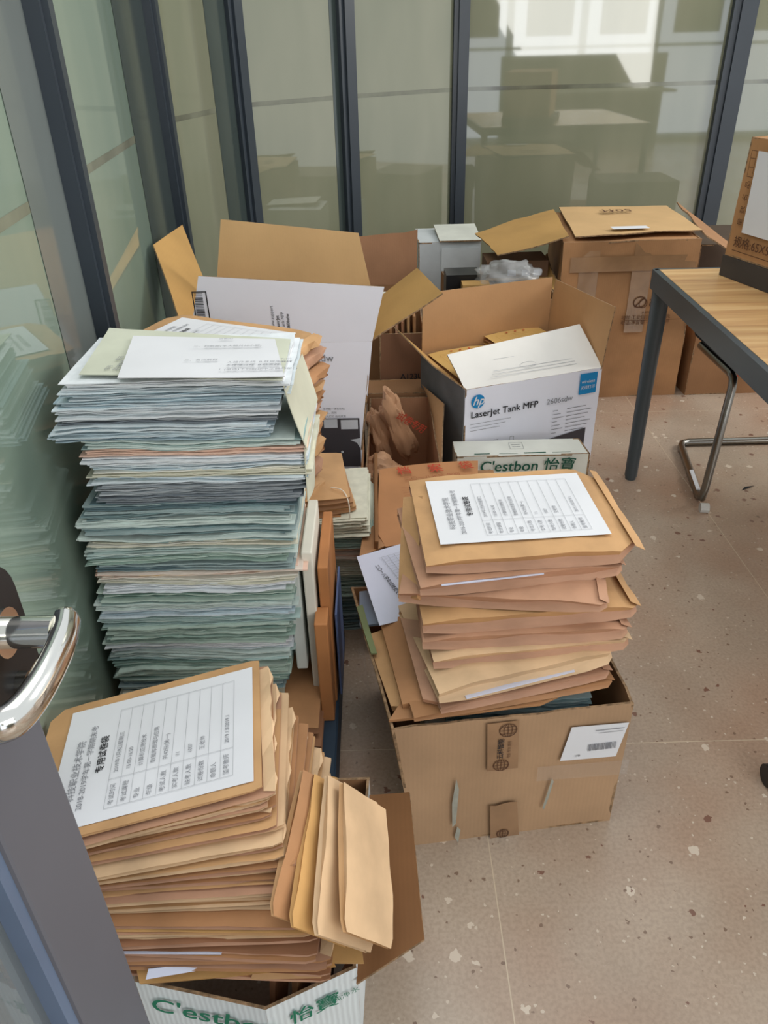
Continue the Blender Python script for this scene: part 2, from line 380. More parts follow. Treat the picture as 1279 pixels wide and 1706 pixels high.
def carton(name, B, T, mo, mi_=None, t=0.005, label=None, cat='box', closed=False, wob=0.004, seed=1, ragged=0.0, bottom=True, group=None):
    """B, T: four bottom / top rim corners (counter-clockwise from front left). Root mesh = the four walls and the bottom"""
    B = [V(p) for p in B]; T = [V(p) for p in T]; mi_ = mi_ or CBI
    c = sum(B, V()) / 4; mb = MB()
    for i in range(4):
        j = (i + 1) % 4
        slab_mb([B[i], B[j], T[j], T[i]], t, nrm=(c - (B[i] + B[j]) / 2), wob=wob, seed=seed + i, nu=10, nv=8, mb=mb, ragged=ragged)
    if bottom: slab_mb([B[0], B[1], B[2], B[3]], t, nrm=(0, 0, 1), nu=2, nv=2, mb=mb)
    if closed: slab_mb([T[0], T[1], T[2], T[3]], t, nrm=(0, 0, -1), nu=8, nv=8, wob=wob, seed=seed + 9, mb=mb)
    o = mb.build(name, [mo, mi_, CBX], None, origin=V((c.x, c.y, B[0].z)), smooth=35)
    tag(o, label, cat, group); return o
def rect_pts(fl, ang, w, d, z):
    """four corners of a w x d rectangle whose front left corner is fl"""
    u = V((math.cos(ang), math.sin(ang), 0)); v = V((-math.sin(ang), math.cos(ang), 0)); a = V((fl[0], fl[1], z))
    return [a, a + u * w, a + u * w + v * d, a + v * d]
def flap(parent, a, b, out, length, ang, mats, name='flap', taper=0.0, t=0.004, bend=0.0, seed=3, ragged=0.0, wob=0.003):
    """flap hinged on edge a-b; ang 0 = flat outwards, 90 = upright, 180 = folded in. mats: (outer, inner, edge)"""
    a, b = V(a), V(b); out = V(out).normalized(); d = out * math.cos(rad(ang)) + V((0, 0, 1)) * math.sin(rad(ang))
    e = (b - a).normalized() * taper; inn = -out * math.sin(rad(ang)) + V((0, 0, 1)) * math.cos(rad(ang))
    return slab(name, [a, b, b + d * length - e, a + d * length + e], t, mats, parent, nrm=inn, bend=bend, seed=seed, ragged=ragged, wob=wob)

ORD = ['topmost', 'second', 'third', 'fourth', 'fifth', 'sixth', 'seventh', 'eighth', 'ninth', 'tenth', 'eleventh', 'twelfth', 'thirteenth', 'fourteenth', 'fifteenth', 'sixteenth', 'seventeenth', 'eighteenth', 'nineteenth', 'twentieth', 'twenty-first', 'twenty-second', 'twenty-third', 'twenty-fourth', 'twenty-fifth', 'twenty-sixth', 'twenty-seventh', 'twenty-eighth', 'twenty-ninth', 'thirtieth', 'thirty-first', 'thirty-second', 'thirty-third', 'thirty-fourth', 'thirty-fifth', 'thirty-sixth', 'thirty-seventh', 'thirty-eighth', 'thirty-ninth', 'fortieth', 'forty-first', 'forty-second', 'forty-third', 'forty-fourth', 'forty-fifth', 'forty-sixth', 'forty-seventh', 'forty-eighth']

# ============================================================ THE ROOM
mb = MB(); mb.box(-4, 6, -4, 7, -0.05, 0.0); tag(mb.build('floor', FLOOR), kind='structure')
# glass partition: left run A-B, then the folded back run C-D-E-F
def lw(Y): return -0.70 - 0.09 * (Y - 2.1)
POSTS = {'Z': V((lw(0.75), 0.75, 0)), 'A': V((lw(1.76), 1.76, 0)), 'B': V((lw(3.19), 3.19, 0)), 'C': V((-0.62, 3.94, 0)), 'D': V((-0.144, 4.37, 0)),
         'E': V((0.46, 4.75, 0)), 'F': V((1.93, 4.75, 0)), 'G': V((3.4, 4.75, 0))}
SLOT_Z = 1.15; ZT = 2.9
STRIP = mat('pane_band_grey', (70, 80, 78), 0.12, 0.06, 2, spec=0.7)  # flat grey bands drawn on the panes next to the posts
STRIP2 = mat('pane_band_pale', (112, 120, 118), 0.1, 0.05, 2, spec=0.7)
def pane(name, a, b, m, slot=True, strip=0.0, sm=None):
    d = (b - a).normalized(); n = V((d.y, -d.x, 0));
    if n.dot(V((0.3, 0, 0)) - (a + b) / 2) < 0: n = -n
    t = 0.012
    o = mk(name, [a, b, b + n * t, a + n * t] + [p + V((0, 0, ZT)) for p in (a, b, b + n * t, a + n * t)],
           [[3, 2, 1, 0], [4, 5, 6, 7], [0, 1, 5, 4], [1, 2, 6, 5], [2, 3, 7, 6], [3, 0, 4, 7]], m)
    tag(o, kind='structure')
    if slot:
        f = Frame(a + n * t, d, (0, 0, 1), n); s = Print(f, 0.0006); s.rect(0.03, SLOT_Z - 0.010, (b - a).length - 0.03, SLOT_Z + 0.010); s.build('clear_strip', SLOT, o)
        if strip: Ln = (b - a).length; s = Print(f, 0.0012); s.rect(Ln * (1 - strip), 0.0, Ln - .02, ZT); s.build('pane_band', sm or STRIP, o)
    return o
PP = list(POSTS.items())
for i in range(len(PP) - 1):
    a, b = PP[i][1], PP[i + 1][1]
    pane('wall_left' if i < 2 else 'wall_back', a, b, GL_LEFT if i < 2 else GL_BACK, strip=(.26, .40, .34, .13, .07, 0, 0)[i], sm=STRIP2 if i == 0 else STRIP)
for i, (k, p) in enumerate(PP):
    prev = PP[max(i - 1, 0)][1]; nxt = PP[min(i + 1, len(PP) - 1)][1]; d = (nxt - prev).normalized(); n = V((d.y, -d.x, 0))
    if n.dot(V((0.3, 0, 0)) - p) < 0: n = -n
    w = {'A': 0.026, 'B': 0.03, 'F': 0.06}.get(k, 0.04); mb = MB()
    q = [p - d * w - n * 0.02, p + d * w - n * 0.02, p + d * w + n * 0.045, p - d * w + n * 0.045]
    mb.hexa(q, [v + V((0, 0, ZT)) for v in q])
    q = [p - d * w * 0.4 + n * 0.045, p + d * w + n * 0.045, p + d * w + n * 0.058, p - d * w * 0.4 + n * 0.058]
    mb.hexa(q, [v + V((0, 0, ZT)) for v in q])
    tag(mb.build('trim_%d' % (i + 1), FRAME), kind='structure')
# the daylit side of the office behind the camera (seen mirrored in the glass)
mb = MB(); mb.box(-4, 6, -3.15, -3.05, 0, 0.05); mb.box(-4, 0.9, -3.15, -3.05, 0.05, 2.9); mb.box(0.9, 6, -3.15, -3.05, 2.6, 2.9)
BACKW = mat('painted_wall', (176, 178, 166), 0.9, 0.03, 2); tag(mb.build('wall_front', BACKW), kind='structure')
for k in range(5):
    x0 = 0.9 + k * 1.02; fr_ = empty('window_%d' % (k + 1), (x0 + 0.5, -3.1, 0.05)); tag(fr_, kind='structure')
    mb = MB(); mb.box(x0, x0 + 1.0, -3.12, -3.1, 0.06, 2.6); mb.build('pane', SKYPANE, fr_)
    mb = MB()
    for (xa, xb, za, zb) in ((x0, x0 + 0.05, 0.05, 2.6), (x0 + 0.97, x0 + 1.02, 0.05, 2.6), (x0, x0 + 1.02, 1.2, 1.24), (x0, x0 + 1.02, 0.05, 0.1)): mb.box(xa, xb, -3.1, -3.05, za, zb)
    mb.build('window_frame', mat('window_frame_light', (186, 196, 204), 0.5, 0.02), fr_)
    mb = MB(); mb.box(x0 + 0.22, x0 + 0.86, -3.04, -3.03, 1.36, 2.55); mb.build('roller_blind', mat('blind_grey_green', (104, 108, 94), 0.9, 0.04), fr_)
p_ = MB(); p_.box(1.75, 4.0, -2.6, -2.56, 0.0, 1.14); p_.box(1.75, 4.0, -2.56, -2.0, 0.70, 0.73)
tag(p_.build('desk', mat('desk_screen_grey', (112, 112, 98), 0.9, 0.04)), 'grey desk with a tall privacy screen below the office windows', 'desk')

# ============================================================ DOOR (open, at the left edge)
XD = -0.31
dr = empty('door_1', (XD - 0.02, 0.2, 0)); tag(dr, kind='structure')
mb = MB(); mb.box(XD - 0.045, XD, 0.385, 0.49, 0.005, 2.2); mb.box(XD - 0.045, XD, -0.45, 0.385, 0.005, 0.12)
o = mb.build('door_frame', DOORM, dr)
bv = o.modifiers.new('b', 'BEVEL'); bv.width = 0.004; bv.segments = 2
mb = MB(); mb.box(XD - 0.03, XD - 0.02, -0.45, 0.385, 0.12, 2.2); mb.build('door_glass', GL_DOOR, dr)
mb = MB(); mb.box(XD - 0.02, XD - 0.004, 0.372, 0.386, 0.12, 2.2); mb.build('glazing_bead', mat('bead_blue_grey', (96, 112, 136), 0.4, 0.03), dr)
# lock plate, rounded top
XP = XD + .027
mb = MB(); pts = []
for k in range(13):
    a = PI * k / 12; pts.append((0.437 + 0.037 * math.cos(a), 1.05 + 0.036 * math.sin(a)))
pts += [(0.400, 0.965), (0.474, 0.965)]
n = len(pts); mb.add([(XD, y, z) for y, z in pts] + [(XP, y, z) for y, z in pts], [list(range(n)), list(range(n, 2 * n))] + [[k, (k + 1) % n, (k + 1) % n + n, k + n] for k in range(n)])
pl = mb.build('lock_plate', BLACKP, dr, smooth=40)
ZH = 1.035
mb = MB(); h0 = PZ(92, 1052, ZH); mb.tube([V((XP, h0.y, ZH)), h0], 0.012, 20)
mb.tube([V((XP, h0.y, ZH)), V((XP + .006, h0.y, ZH))], 0.019, 20)
mb.tube(curve_pts([PZ(*p) for p in ((112, 1030, ZH), (106, 1062, ZH), (88, 1105, ZH), (62, 1152, ZH), (36, 1186, ZH), (8, 1206, ZH), (-30, 1214, ZH))], 6), [.008] + [.0098] * 36, 14, flat=1.35)
hd = mb.build('door_handle', CHROME, dr, smooth=50)
mb = MB(); mb.tube([(XP, 0.437, 0.985), (XP + .008, 0.437, 0.985)], 0.009, 20); mb.build('keyhole', STEEL, pl, smooth=50)

# ============================================================ TABLE (right)
TA = PZ(1090, 448, 0.75); e2 = PZ(1279, 617, 0.75)
dy_ = (e2 - TA).normalized(); dx_ = V((-dy_.y, dy_.x, 0)) * -1
if dx_.x < 0: dx_ = -dx_
tb = empty('table', (TA + dy_ * 0.75 + dx_ * 0.6).xy.to_3d()); tag(tb, 'oak-topped office table with a dark slate steel frame at the right edge', 'table')
def tq(x, y, z): v = TA + dx_ * x + dy_ * y; v.z = z; return v
L_, W_ = 1.45, 1.4
mb = MB(); mb.hexa([tq(0.012, 0.012, 0.735), tq(0.012, L_ - .012, 0.735), tq(W_ - .012, L_ - .012, 0.735), tq(W_ - .012, 0.012, 0.735)], [tq(0.012, 0.012, 0.751), tq(0.012, L_ - .012, 0.751), tq(W_ - .012, L_ - .012, 0.751), tq(W_ - .012, 0.012, 0.751)])
mb.build('tabletop', WOOD, tb)
mb = MB()
for (x0, x1, y0, y1) in ((-0.006, 0.012, 0, L_), (W_ - .012, W_ + .006, 0, L_), (0, W_, -0.006, 0.012), (0, W_, L_ - .012, L_ + .006)):
    mb.hexa([tq(x0, y0, 0.69), tq(x0, y1, 0.69), tq(x1, y1, 0.69), tq(x1, y0, 0.69)], [tq(x0, y0, 0.75), tq(x0, y1, 0.75), tq(x1, y1, 0.75), tq(x1, y0, 0.75)])
o = mb.build('frame', SLATE, tb)
for (x, y) in ((0.024, 0.03), (0.024, L_ - 0.03), (W_ - 0.024, 0.03), (W_ - 0.024, L_ - 0.03)):
    mb = MB(); mb.tube([tq(x, y, 0.735), tq(x, y, 0.6), tq(x, y, 0.012)], [0.029, 0.027, 0.022], 20); mb.tube([tq(x, y, 0.012), tq(x, y, 0)], 0.019, 16); mb.build('leg', SLATE, tb, smooth=40)

# carton on a dark tray on the table
tr = PZ(1197, 458, 0.751); u_ = V((0.28, -0.96, 0)).normalized(); w_ = V((0.96, 0.28, 0)).normalized()
def cq(a, b, z): v = tr + u_ * a + w_ * b; v.z = z; return v
mb = MB(); mb.hexa([cq(0, 0, .752), cq(.62, 0, .752), cq(.62, .42, .752), cq(0, .42, .752)], [cq(0.0, 0, .812), cq(.62, 0, .812), cq(.62, .42, .812), cq(0.0, .42, .812)])
o = mb.build('storage_tray', mat('tray_charcoal', (66, 62, 60), 0.6, 0.05)); tag(o, 'flat charcoal case on the oak table under the tall brown carton', 'case')
zb, zt = 0.813, 1.125
cB = [cq(.005, .006, zb), cq(.60, .006, zb), cq(.60, .38, zb), cq(.005, .38, zb)]; cT = [V((p.x, p.y, zt)) for p in cB]
cB[0] = PY(1206, 430, cB[0].y); cB[0].z = zb; cT[0] = PY(1253, 228, cT[0].y); zt = cT[0].z; cT[1].z = cT[2].z = cT[3].z = zt
o = carton('cardboard_box', cB, cT, cardboard('cardboard_table', (176, 132, 90)), closed=True, label='tall brown carton with a white sheet stuck on it standing on the table', wob=0.002)
fb = Frame(cB[0], u_, (cT[0] - cB[0]), -w_); hh = (cT[0] - cB[0]).length
pr_ = Print(fb, 0.004); pr_.rect(0.055, 0.075, 0.38, hh - 0.03); pr_.build('white_sheet', PAPER, o)
text(o, fb, 0.03, 0.045, '规格:65X50.5X35CM', 0.034, INKB, ax='LEFT', h=0.004, bold=0.0006)
pr_ = Print(fb, 0.004); pr_.rect(0.03, 0.02, 0.36, 0.0225); pr_.build('underline', INKB, o); pr_ = Print(fb, 0.004)
pr_.frame(0.028, hh - 0.1, 0.05, hh - 0.03, 0.0015); pr_.frame(0.028, hh - 0.075, 0.05, hh - 0.05, 0.0015); pr_.build('printed_lines', INKB, o)
for k, ch in enumerate('品名数量'): text(o, fb, 0.04, hh - 0.12 - k * 0.034, ch, 0.022, INKB, ax='CENTER', rot=PI / 2, h=0.004)

# ============================================================ CHAIR under the table
ch = empty('chair', (1.25, 2.45, 0)); tag(ch, 'black cantilever chair with a bent chrome frame pushed under the table', 'chair')
c1 = PZ(1132, 737, 0.014); c2 = PZ(1168, 838, 0.014); c3 = PZ(1290, 740, 0.014); s1 = PZ(1224, 628, 0.44)
mb = MB()
def rc(a, b, c, r=0.035):
    a, b, c = V(a), V(b), V(c); p = b + (a - b).normalized() * r; q = b + (c - b).normalized() * r
    return [p, b * 0.5 + (p + q) * 0.25, q]
wd = V((0.42, 0.0, 0)); mb.tube([s1 + V((0.0, 0.3, 0.0))] + rc(s1 + V((0, .3, 0)), s1, c2) + rc(s1, c2, c1, 0.05) + rc(c2, c1, c1 + wd) + rc(c1, c1 + wd, c2 + wd) + rc(c1 + wd, c2 + wd, s1 + wd, 0.05) + rc(c2 + wd, s1 + wd, s1 + wd + V((0, .3, 0))) + [s1 + wd + V((0, 0.3, 0))], 0.014, 12)
mb.build('chrome_frame', STEEL, ch, smooth=50)
mb = MB(); mb.box(s1.x - 0.015, s1.x + 0.46, s1.y - 0.08, s1.y + 0.36, 0.455, 0.52); o = mb.build('seat', BLACKF, ch); b_ = o.modifiers.new('b', 'BEVEL'); b_.width = 0.02; b_.segments = 3
mb = MB(); mb.hexa([(s1.x - .01, s1.y + .3, .5), (s1.x + .45, s1.y + .3, .5), (s1.x + .45, s1.y + .33, .5), (s1.x - .01, s1.y + .33, .5)], [(s1.x - .01, s1.y + .34, .66), (s1.x + .45, s1.y + .34, .66), (s1.x + .45, s1.y + .37, .66), (s1.x - .01, s1.y + .37, .66)]); mb.build('backrest', BLACKF, ch)
mb = MB(); mb.tube([c2 + V((-.016, -.03, 0)), c2 + V((.012, -.034, 0))], 0.017, 10); mb.build('foot_cap', mat('foot_cap_clear', (190, 190, 186), 0.3), ch)
q = PZ(1152, 800, 0.03); mb = MB(); a_ = c1 + (c2 - c1) * 0.55; b__ = c1 + (c2 - c1) * 0.85; mb.hexa([a_ + V((-.008, 0, .013)), b__ + V((-.008, 0, .013)), b__ + V((.006, 0, .013)), a_ + V((.006, 0, .013))], [a_ + V((-.008, 0, .016)), b__ + V((-.008, 0, .016)), b__ + V((.006, 0, .016)), a_ + V((.006, 0, .016))]); mb.build('sticker', PAPER, ch)
# caster of another chair, right edge
cp = PZ(1284, 1292, 0.025); mb = MB(); mb.tube([cp + V((-.012, 0, 0)), cp + V((.012, 0, 0))], 0.025, 20); mb.tube([cp + V((.012, 0, .0)), cp + V((.03, 0, 0)), cp + V((.04, 0, 0.07))], 0.008, 10)
tag(mb.build('caster', BLACKP, smooth=40), 'black chair caster on the floor at the right edge', 'caster')
cp = PZ(1245, 812, 0.001); mb = MB(); mb.add([cp + V(v) for v in ((-.03, -.02, 0), (-.01, .0, .003), (.03, .012, 0), (.005, -.006, .004))], [[0, 3, 2, 1]]); tag(mb.build('paper_scrap', BLACKF), 'small black scrap on the floor right of the chair frame', 'scrap')

exec_parts = []
# ============================================================ BIG SEALED CARTON
B_ = [V((.765, 3.2, 0)), V((1.32, 3.21, 0)), V((1.335, 3.80, 0)), V((.80, 3.80, 0))]
T_ = [V((.75, 3.19, .68)), V((1.31, 3.2, .68)), V((1.36, 3.80, .68)), V((.83, 3.80, .68))]
big = carton('cardboard_box', B_, T_, cardboard('cardboard_weathered', (172, 128, 88), 0.12, 0.04), closed=True, label='largest brown carton, taped, standing against the back glass beside the table leg', wob=0.012, seed=4)
slab('top_flap', [V((.80, 3.21, .70)), V((1.33, 3.26, .702)), V((1.36, 3.80, .70)), V((.86, 3.82, .70))], 0.005, [CBL, CBG, CBX], big, nrm=(0, 0, -1), wob=0.006)
ff = Frame(T_[0] + V((0, 0, 0.0)), (1, 0.03, 0), (0, 1, 0), (0, 0, 1))
text(big, Frame((1.08, 3.66, .708), (-1, 0, 0), (0, -1, 0), (0, 0, 1)), 0, 0, '50杯', 0.075, INKB, ax='CENTER', bold=0.001, h=0.002)
pr_ = Print(ff, 0.031); pr_.rect(0.22, 0.07, 0.37, 0.12); pr_.build('shipping_label', PAPER, big)
ff = Frame(B_[0] + V((0, -.012, 0)), (1, 0.018, 0), (0, 0, 1), (0, -1, 0))
for x0, x1 in ((0.06, 0.14), (0.28, 0.36)):
    slab('tape', [ff.p(x0, 0.1 if x0 < .2 else 0.3, .001), ff.p(x1, 0.1 if x0 < .2 else .3, .001), ff.p(x1, 0.67, -.004), ff.p(x0, 0.67, -.004)], 0.0008, [TAPE] * 3, big, nrm=(0, -1, 0))
slab('tape', [ff.p(0.02, 0.56, .002), ff.p(0.54, 0.56, .002), ff.p(0.54, 0.62, .0), ff.p(0.02, 0.62, .0)], 0.0008, [TAPE] * 3, big, nrm=(0, -1, 0))
pr_ = Print(ff, 0.004); pr_.ring(0.33, 0.43, 0.028, 0.004, ry=.024); pr_.ring(0.345, 0.425, 0.018, 0.003, ry=.02); pr_.line(0.31, .41, .35, .45, .004); pr_.line(.375, .415, .395, .445, .003); pr_.line(.37, .44, .4, .44, .003); pr_.ring(.385, .42, .014, .003); pr_.rect(0.26, .352, .52, .354); pr_.build('logo', INKB, big)
text(big, ff, 0.385, 0.385, '水杯专用纸箱', 0.014, INKB, ax='CENTER', h=.004); text(big, ff, 0.26, 0.365, '地址:工业园区 质量优先', 0.02, INKB, h=.004); text(big, ff, 0.26, 0.342, '电话:净含量 一次性纸杯', 0.02, INKB, h=.004)
# its left flap hanging out, and the upright torn right flap
slab('side_flap', [PZ(948, 396, .70), PZ(922, 350, .70), PZ(790, 388, .655), PZ(830, 427, .62)], 0.005, [CBG, CBG, CBX], big, wob=0.012, ragged=0.008)
slab('side_flap', [V((1.33, 3.21, .69)), V((1.40, 3.78, .72)), V((1.62, 3.5, .55)), V((1.56, 3.18, .55))], 0.005, [CBD, CBD, CBX], big, wob=0.01, ragged=0.01)
# second carton under the table, carton behind with shade put into its dark colour
bx = carton('cardboard_box', rect_pts((1.365, 3.2), 0.02, 0.52, 0.4, 0.0), rect_pts((1.365, 3.2), 0.02, 0.52, 0.4, 0.30), CBD, closed=True, label='low brown carton on the floor under the table, right of the largest carton', wob=0.005, seed=8)
text(bx, Frame((1.335, 3.192, 0), (1, .02, 0), (0, 0, 1), (0, -1, 0)), 0.2, 0.11, '水杯', 0.09, INKR, h=.004, shear=.3)
bx = carton('cardboard_box', rect_pts((1.5, 3.66), 0.0, 0.5, 0.4, 0.0), rect_pts((1.5, 3.66), 0.0, 0.5, 0.4, 0.55), cardboard('cardboard_shaded', (84, 70, 58)), closed=True, label='shade-darkened brown carton in the corner behind the table, right of the largest carton', seed=12)

# ============================================================ PRINTER BOX WITH LOGO (centre right)
fl_ = PZ(775, 650, .43); fr2 = PZ(1003, 612, .43); ang = math.atan2(fr2.y - fl_.y, fr2.x - fl_.x); wdt = (fr2.xy - fl_.xy).length
B_ = rect_pts(fl_, ang, wdt, .37, 0); T_ = rect_pts(fl_, ang, wdt, .37, .43)
hp = carton('printer_box', B_, T_, WH, CBI, label='open white printer carton with blue round logo, holding yellow file bags', seed=20, wob=0.0008)
u1 = (T_[1] - T_[0]).normalized(); v1 = (T_[3] - T_[0]).normalized()
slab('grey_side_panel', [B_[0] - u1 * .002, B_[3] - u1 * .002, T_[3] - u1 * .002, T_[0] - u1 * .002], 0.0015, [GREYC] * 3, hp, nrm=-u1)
flap(hp, T_[3], T_[2], v1, .215, 90, [WH, CBI, CBX], seed=21)
flap(hp, T_[1], T_[2], u1, .205, 84, [WH, CBI, CBX], seed=22)
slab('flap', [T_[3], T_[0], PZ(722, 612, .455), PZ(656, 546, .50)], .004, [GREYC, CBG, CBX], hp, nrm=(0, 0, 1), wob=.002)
a_, b_ = T_[0], T_[1]; far = [PZ(965, 540, .535), PZ(745, 590, .505)]
hf = slab('flap', [a_, b_, far[0], far[1]], 0.004, [mat('carton_white_warm', (226, 224, 218), 0.5, 0.02), CBI, CBX], hp, nrm=(0, 0, -1), wob=0.005)
ff = Frame(a_, b_ - a_, far[1] - a_); ff = ff if ff.n.z > 0 else Frame(a_, b_ - a_, far[1] - a_, -ff.n)
pr_ = Print(ff, 0.006)
for k in range(3): pr_.rect(0.1 + k * .01, .028 + k * .012, .42, .0295 + k * .012)
pr_.ring(0.25, 0.058, .03, .001, ry=.012); pr_.rect(.14, .1, .22, .1012); pr_.build('printed_lines', INKP, hf)
ff = Frame(B_[0] - v1 * .001, u1, (0, 0, 1), -v1)
pr_ = Print(ff, .004); pr_.disc(.045, .385, .024, 36); lg = pr_.build('logo', HPB, hp); pr_ = Print(ff, .004); pr_.rect(wdt - .085, .345, wdt - .018, .42); bd = pr_.build('badge', HPB, hp)
text(lg, ff, .045, .386, 'hp', .042, PAPER, 'logo_letters', 'CENTER', shear=.35, h=.0048, bold=.0006)
text(hp, ff, .02, .338, 'LaserJet Tank MFP', .033, INK, h=.004, bold=.0006); text(hp, ff, .302, .338, '2606sdw', .028, INKL, h=.004)
text(bd, ff, wdt - .052, .39, 'wireless', .016, PAPER, ax='CENTER', h=.0048); text(bd, ff, wdt - .052, .368, '无线打印', .014, PAPER, ax='CENTER', h=.0048)
pr_ = Print(ff, .004)
for k in range(7): pr_.rect(.33, .30 - k * .014, .35 + .012 * (k % 3), .302 - k * .014); pr_.rect(.385, .30 - k * .014, .46 + .012 * ((k * 2) % 3), .302 - k * .014)
for k in range(3): pr_.rect(.02, .305 - k * .012, .17 - .02 * k, .3065 - k * .012)
for x in (.03, .11, .17): pr_.frame(x, .215, x + .016, .235, .0012)
pr_.build('printed_lines', INKL, hp)
pr_ = Print(ff, .004); pr_.poly([(wdt - .20, .195), (wdt - .04, .215), (wdt - .04, .02), (wdt - .3, .02), (wdt - .3, .17)]); pr_.build('printed_photo', DARKPR, hp)

# ============================================================ ENVELOPES
def envelope_mesh(name, L, W, T, seed, mats, nx=14, ch_l=0.0, ch_r=0.02, gus=0.012, wr=0.003, open_r=True, cav=0.6):
    """kraft bag lying flat: x = length, y = width, z = 0..T, gusseted long sides folded inwards, wrinkled faces"""
    rng = random.Random(seed); vs = []; fs = []; ms = []; ny = 7
    xs = [-L / 2, -L / 2 + max(ch_l, .012)] + [-L / 2 + max(ch_l, .012) + (L - max(ch_l, .012) - max(ch_r, .014)) * k / nx for k in range(1, nx)] + [L / 2 - max(ch_r, .014), L / 2]
    sd = V((seed * 7.3, seed * 1.7, 0)); rows = []
    for i, x in enumerate(xs):
        e = min((x + L / 2), (L / 2 - x)); thick = T * (0.55 + 0.45 * min(1, e / 0.06)); zc = T / 2
        w = W / 2 - (ch_l if i == 0 else 0) - (ch_r if i == len(xs) - 1 else 0)
        row = []
        def N_(a, b, k): return noise.noise(V((a * 7, b * 7, k)) + sd)
        for j in range(ny + 1):     # bottom
            y = -w + 2 * w * j / ny; row.append(V((x, y, zc - thick / 2 + wr * .4 * N_(x, y, 3))))
        g = min(gus, w * .3) * (.7 + .6 * N_(x, 1, 9))
        row.append(V((x, w - g, zc + thick * .1 * N_(x, 5, 1))))
        for j in range(ny + 1):
            y = w - 2 * w * j / ny; row.append(V((x, y + .0015 * N_(x * 3, y, 6), zc + thick / 2 + wr * N_(x, y, 0) + wr * .5 * N_(x * 3, y * 3, 4))))
        row.append(V((x, -w + g, zc + thick * .25 * N_(x * 1.5, 2, 8))))
        rows.append(row); vs += row
    n = len(rows[0])
    for i in range(len(xs) - 1):
        for k in range(n):
            a = i * n + k; b = i * n + (k + 1) % n; fs.append([a, b, b + n, a + n]); ms.append(0 if k <= ny or (ny + 2 <= k < n - 1) else 1)
    for end in (0, len(xs) - 1):     # folded-in ends
        base = end * n; c = sum(rows[end], V()) / n; inner = []
        s = 1 if end == 0 else -1
        for k in range(n):
            p = rows[end][k]; q = V((p.x + s * (.014 + .01 * rng.random()), p.y * .9, c.z + (p.z - c.z) * .25)); inner.append(len(vs)); vs.append(q)
        for k in range(n):
            fs.append([base + k, base + (k + 1) % n, inner[(k + 1) % n], inner[k]]); ms.append(1)
        fs.append(inner); ms.append(1)
    me = bpy.data.meshes.new(name); me.from_pydata(vs, [], fs)
    for m_ in mats: me.materials.append(m_)
    me.polygons.foreach_set('material_index', ms)
    bm = bmesh.new(); bm.from_mesh(me); bmesh.ops.recalc_face_normals(bm, faces=bm.faces); bm.to_mesh(me); bm.free()
    me.polygons.foreach_set('use_smooth', [True] * len(me.polygons)); me.set_sharp_from_angle(angle=rad(28))
    return me
def flap_mesh(name, L, W, T, seed, m, drop=0.5):
    """crumpled closing flap at the +x end"""
    rng = random.Random(seed); x0 = L / 2 - .004; vs = []; nn = 8
    for k in range(nn + 1):
        y = (-W / 2 + .01) + (W - .02) * k / nn; vs.append(V((x0 - .012, y, T * .98 + .001)))
    for k in range(nn + 1):
        y = (-W / 2 + .005) + (W - .01) * k / nn; vs.append(V((x0 + .004 + .003 * rng.random(), y, T * .72 + .004 * rng.random())))
    for k in range(nn + 1):
        y = (-W / 2 + .03) + (W - .06) * k / nn; vs.append(V((x0 + .002 + .010 * rng.random(), y, T * (.5 - drop * rng.random() * .5))))
    fs = [[r * (nn + 1) + k, r * (nn + 1) + k + 1, (r + 1) * (nn + 1) + k + 1, (r + 1) * (nn + 1) + k] for r in range(2) for k in range(nn)]
    me = bpy.data.meshes.new(name); me.from_pydata(vs, [], fs); me.materials.append(m)
    o_ = bpy.data.objects.new(name, me); return o_
def add_flap(root, L, W, T, seed, m):
    o = flap_mesh('flap', L, W, T, seed, m); col.objects.link(o); o.parent = root
    s = o.modifiers.new('s', 'SOLIDIFY'); s.thickness = .0006; return o
def envelope(label, L, W, T, loc, rot, seed, mats, group=None, flap_=True, name='kraft_envelope', cat='envelope', mesh=None, **k):
    me = mesh or envelope_mesh(name, L, W, T, seed, mats, **k)
    o = bpy.data.objects.new(name, me); col.objects.link(o); o.location = loc; o.rotation_euler = rot; o['_o'] = (0, 0, 0); tag(o, label, cat, group)
    if flap_: add_flap(o, L, W, T, seed, mats[0])
    return o
def poke(root, L, W, T, seed, m=None):
    """a white sheet showing out of the bag's near edge"""
    rng = random.Random(seed); mb = MB(); x0 = -L * .45 + rng.random() * .03; x1 = x0 + .10 + rng.random() * .12; z = T * .5
    mb.hexa([(x0, -W / 2 - .004, z), (x1, -W / 2 - .001, z), (x1, 0, z), (x0, 0, z)], [(x0, -W / 2 - .004, z + .002), (x1, -W / 2 - .001, z + .002), (x1, 0, z + .001), (x0, 0, z + .001)])
    me = bpy.data.meshes.new('paper'); me.from_pydata(mb.v, [], mb.f); me.materials.append(m or PAPERB); o = bpy.data.objects.new('paper_edge', me); col.objects.link(o); o.parent = root; return o
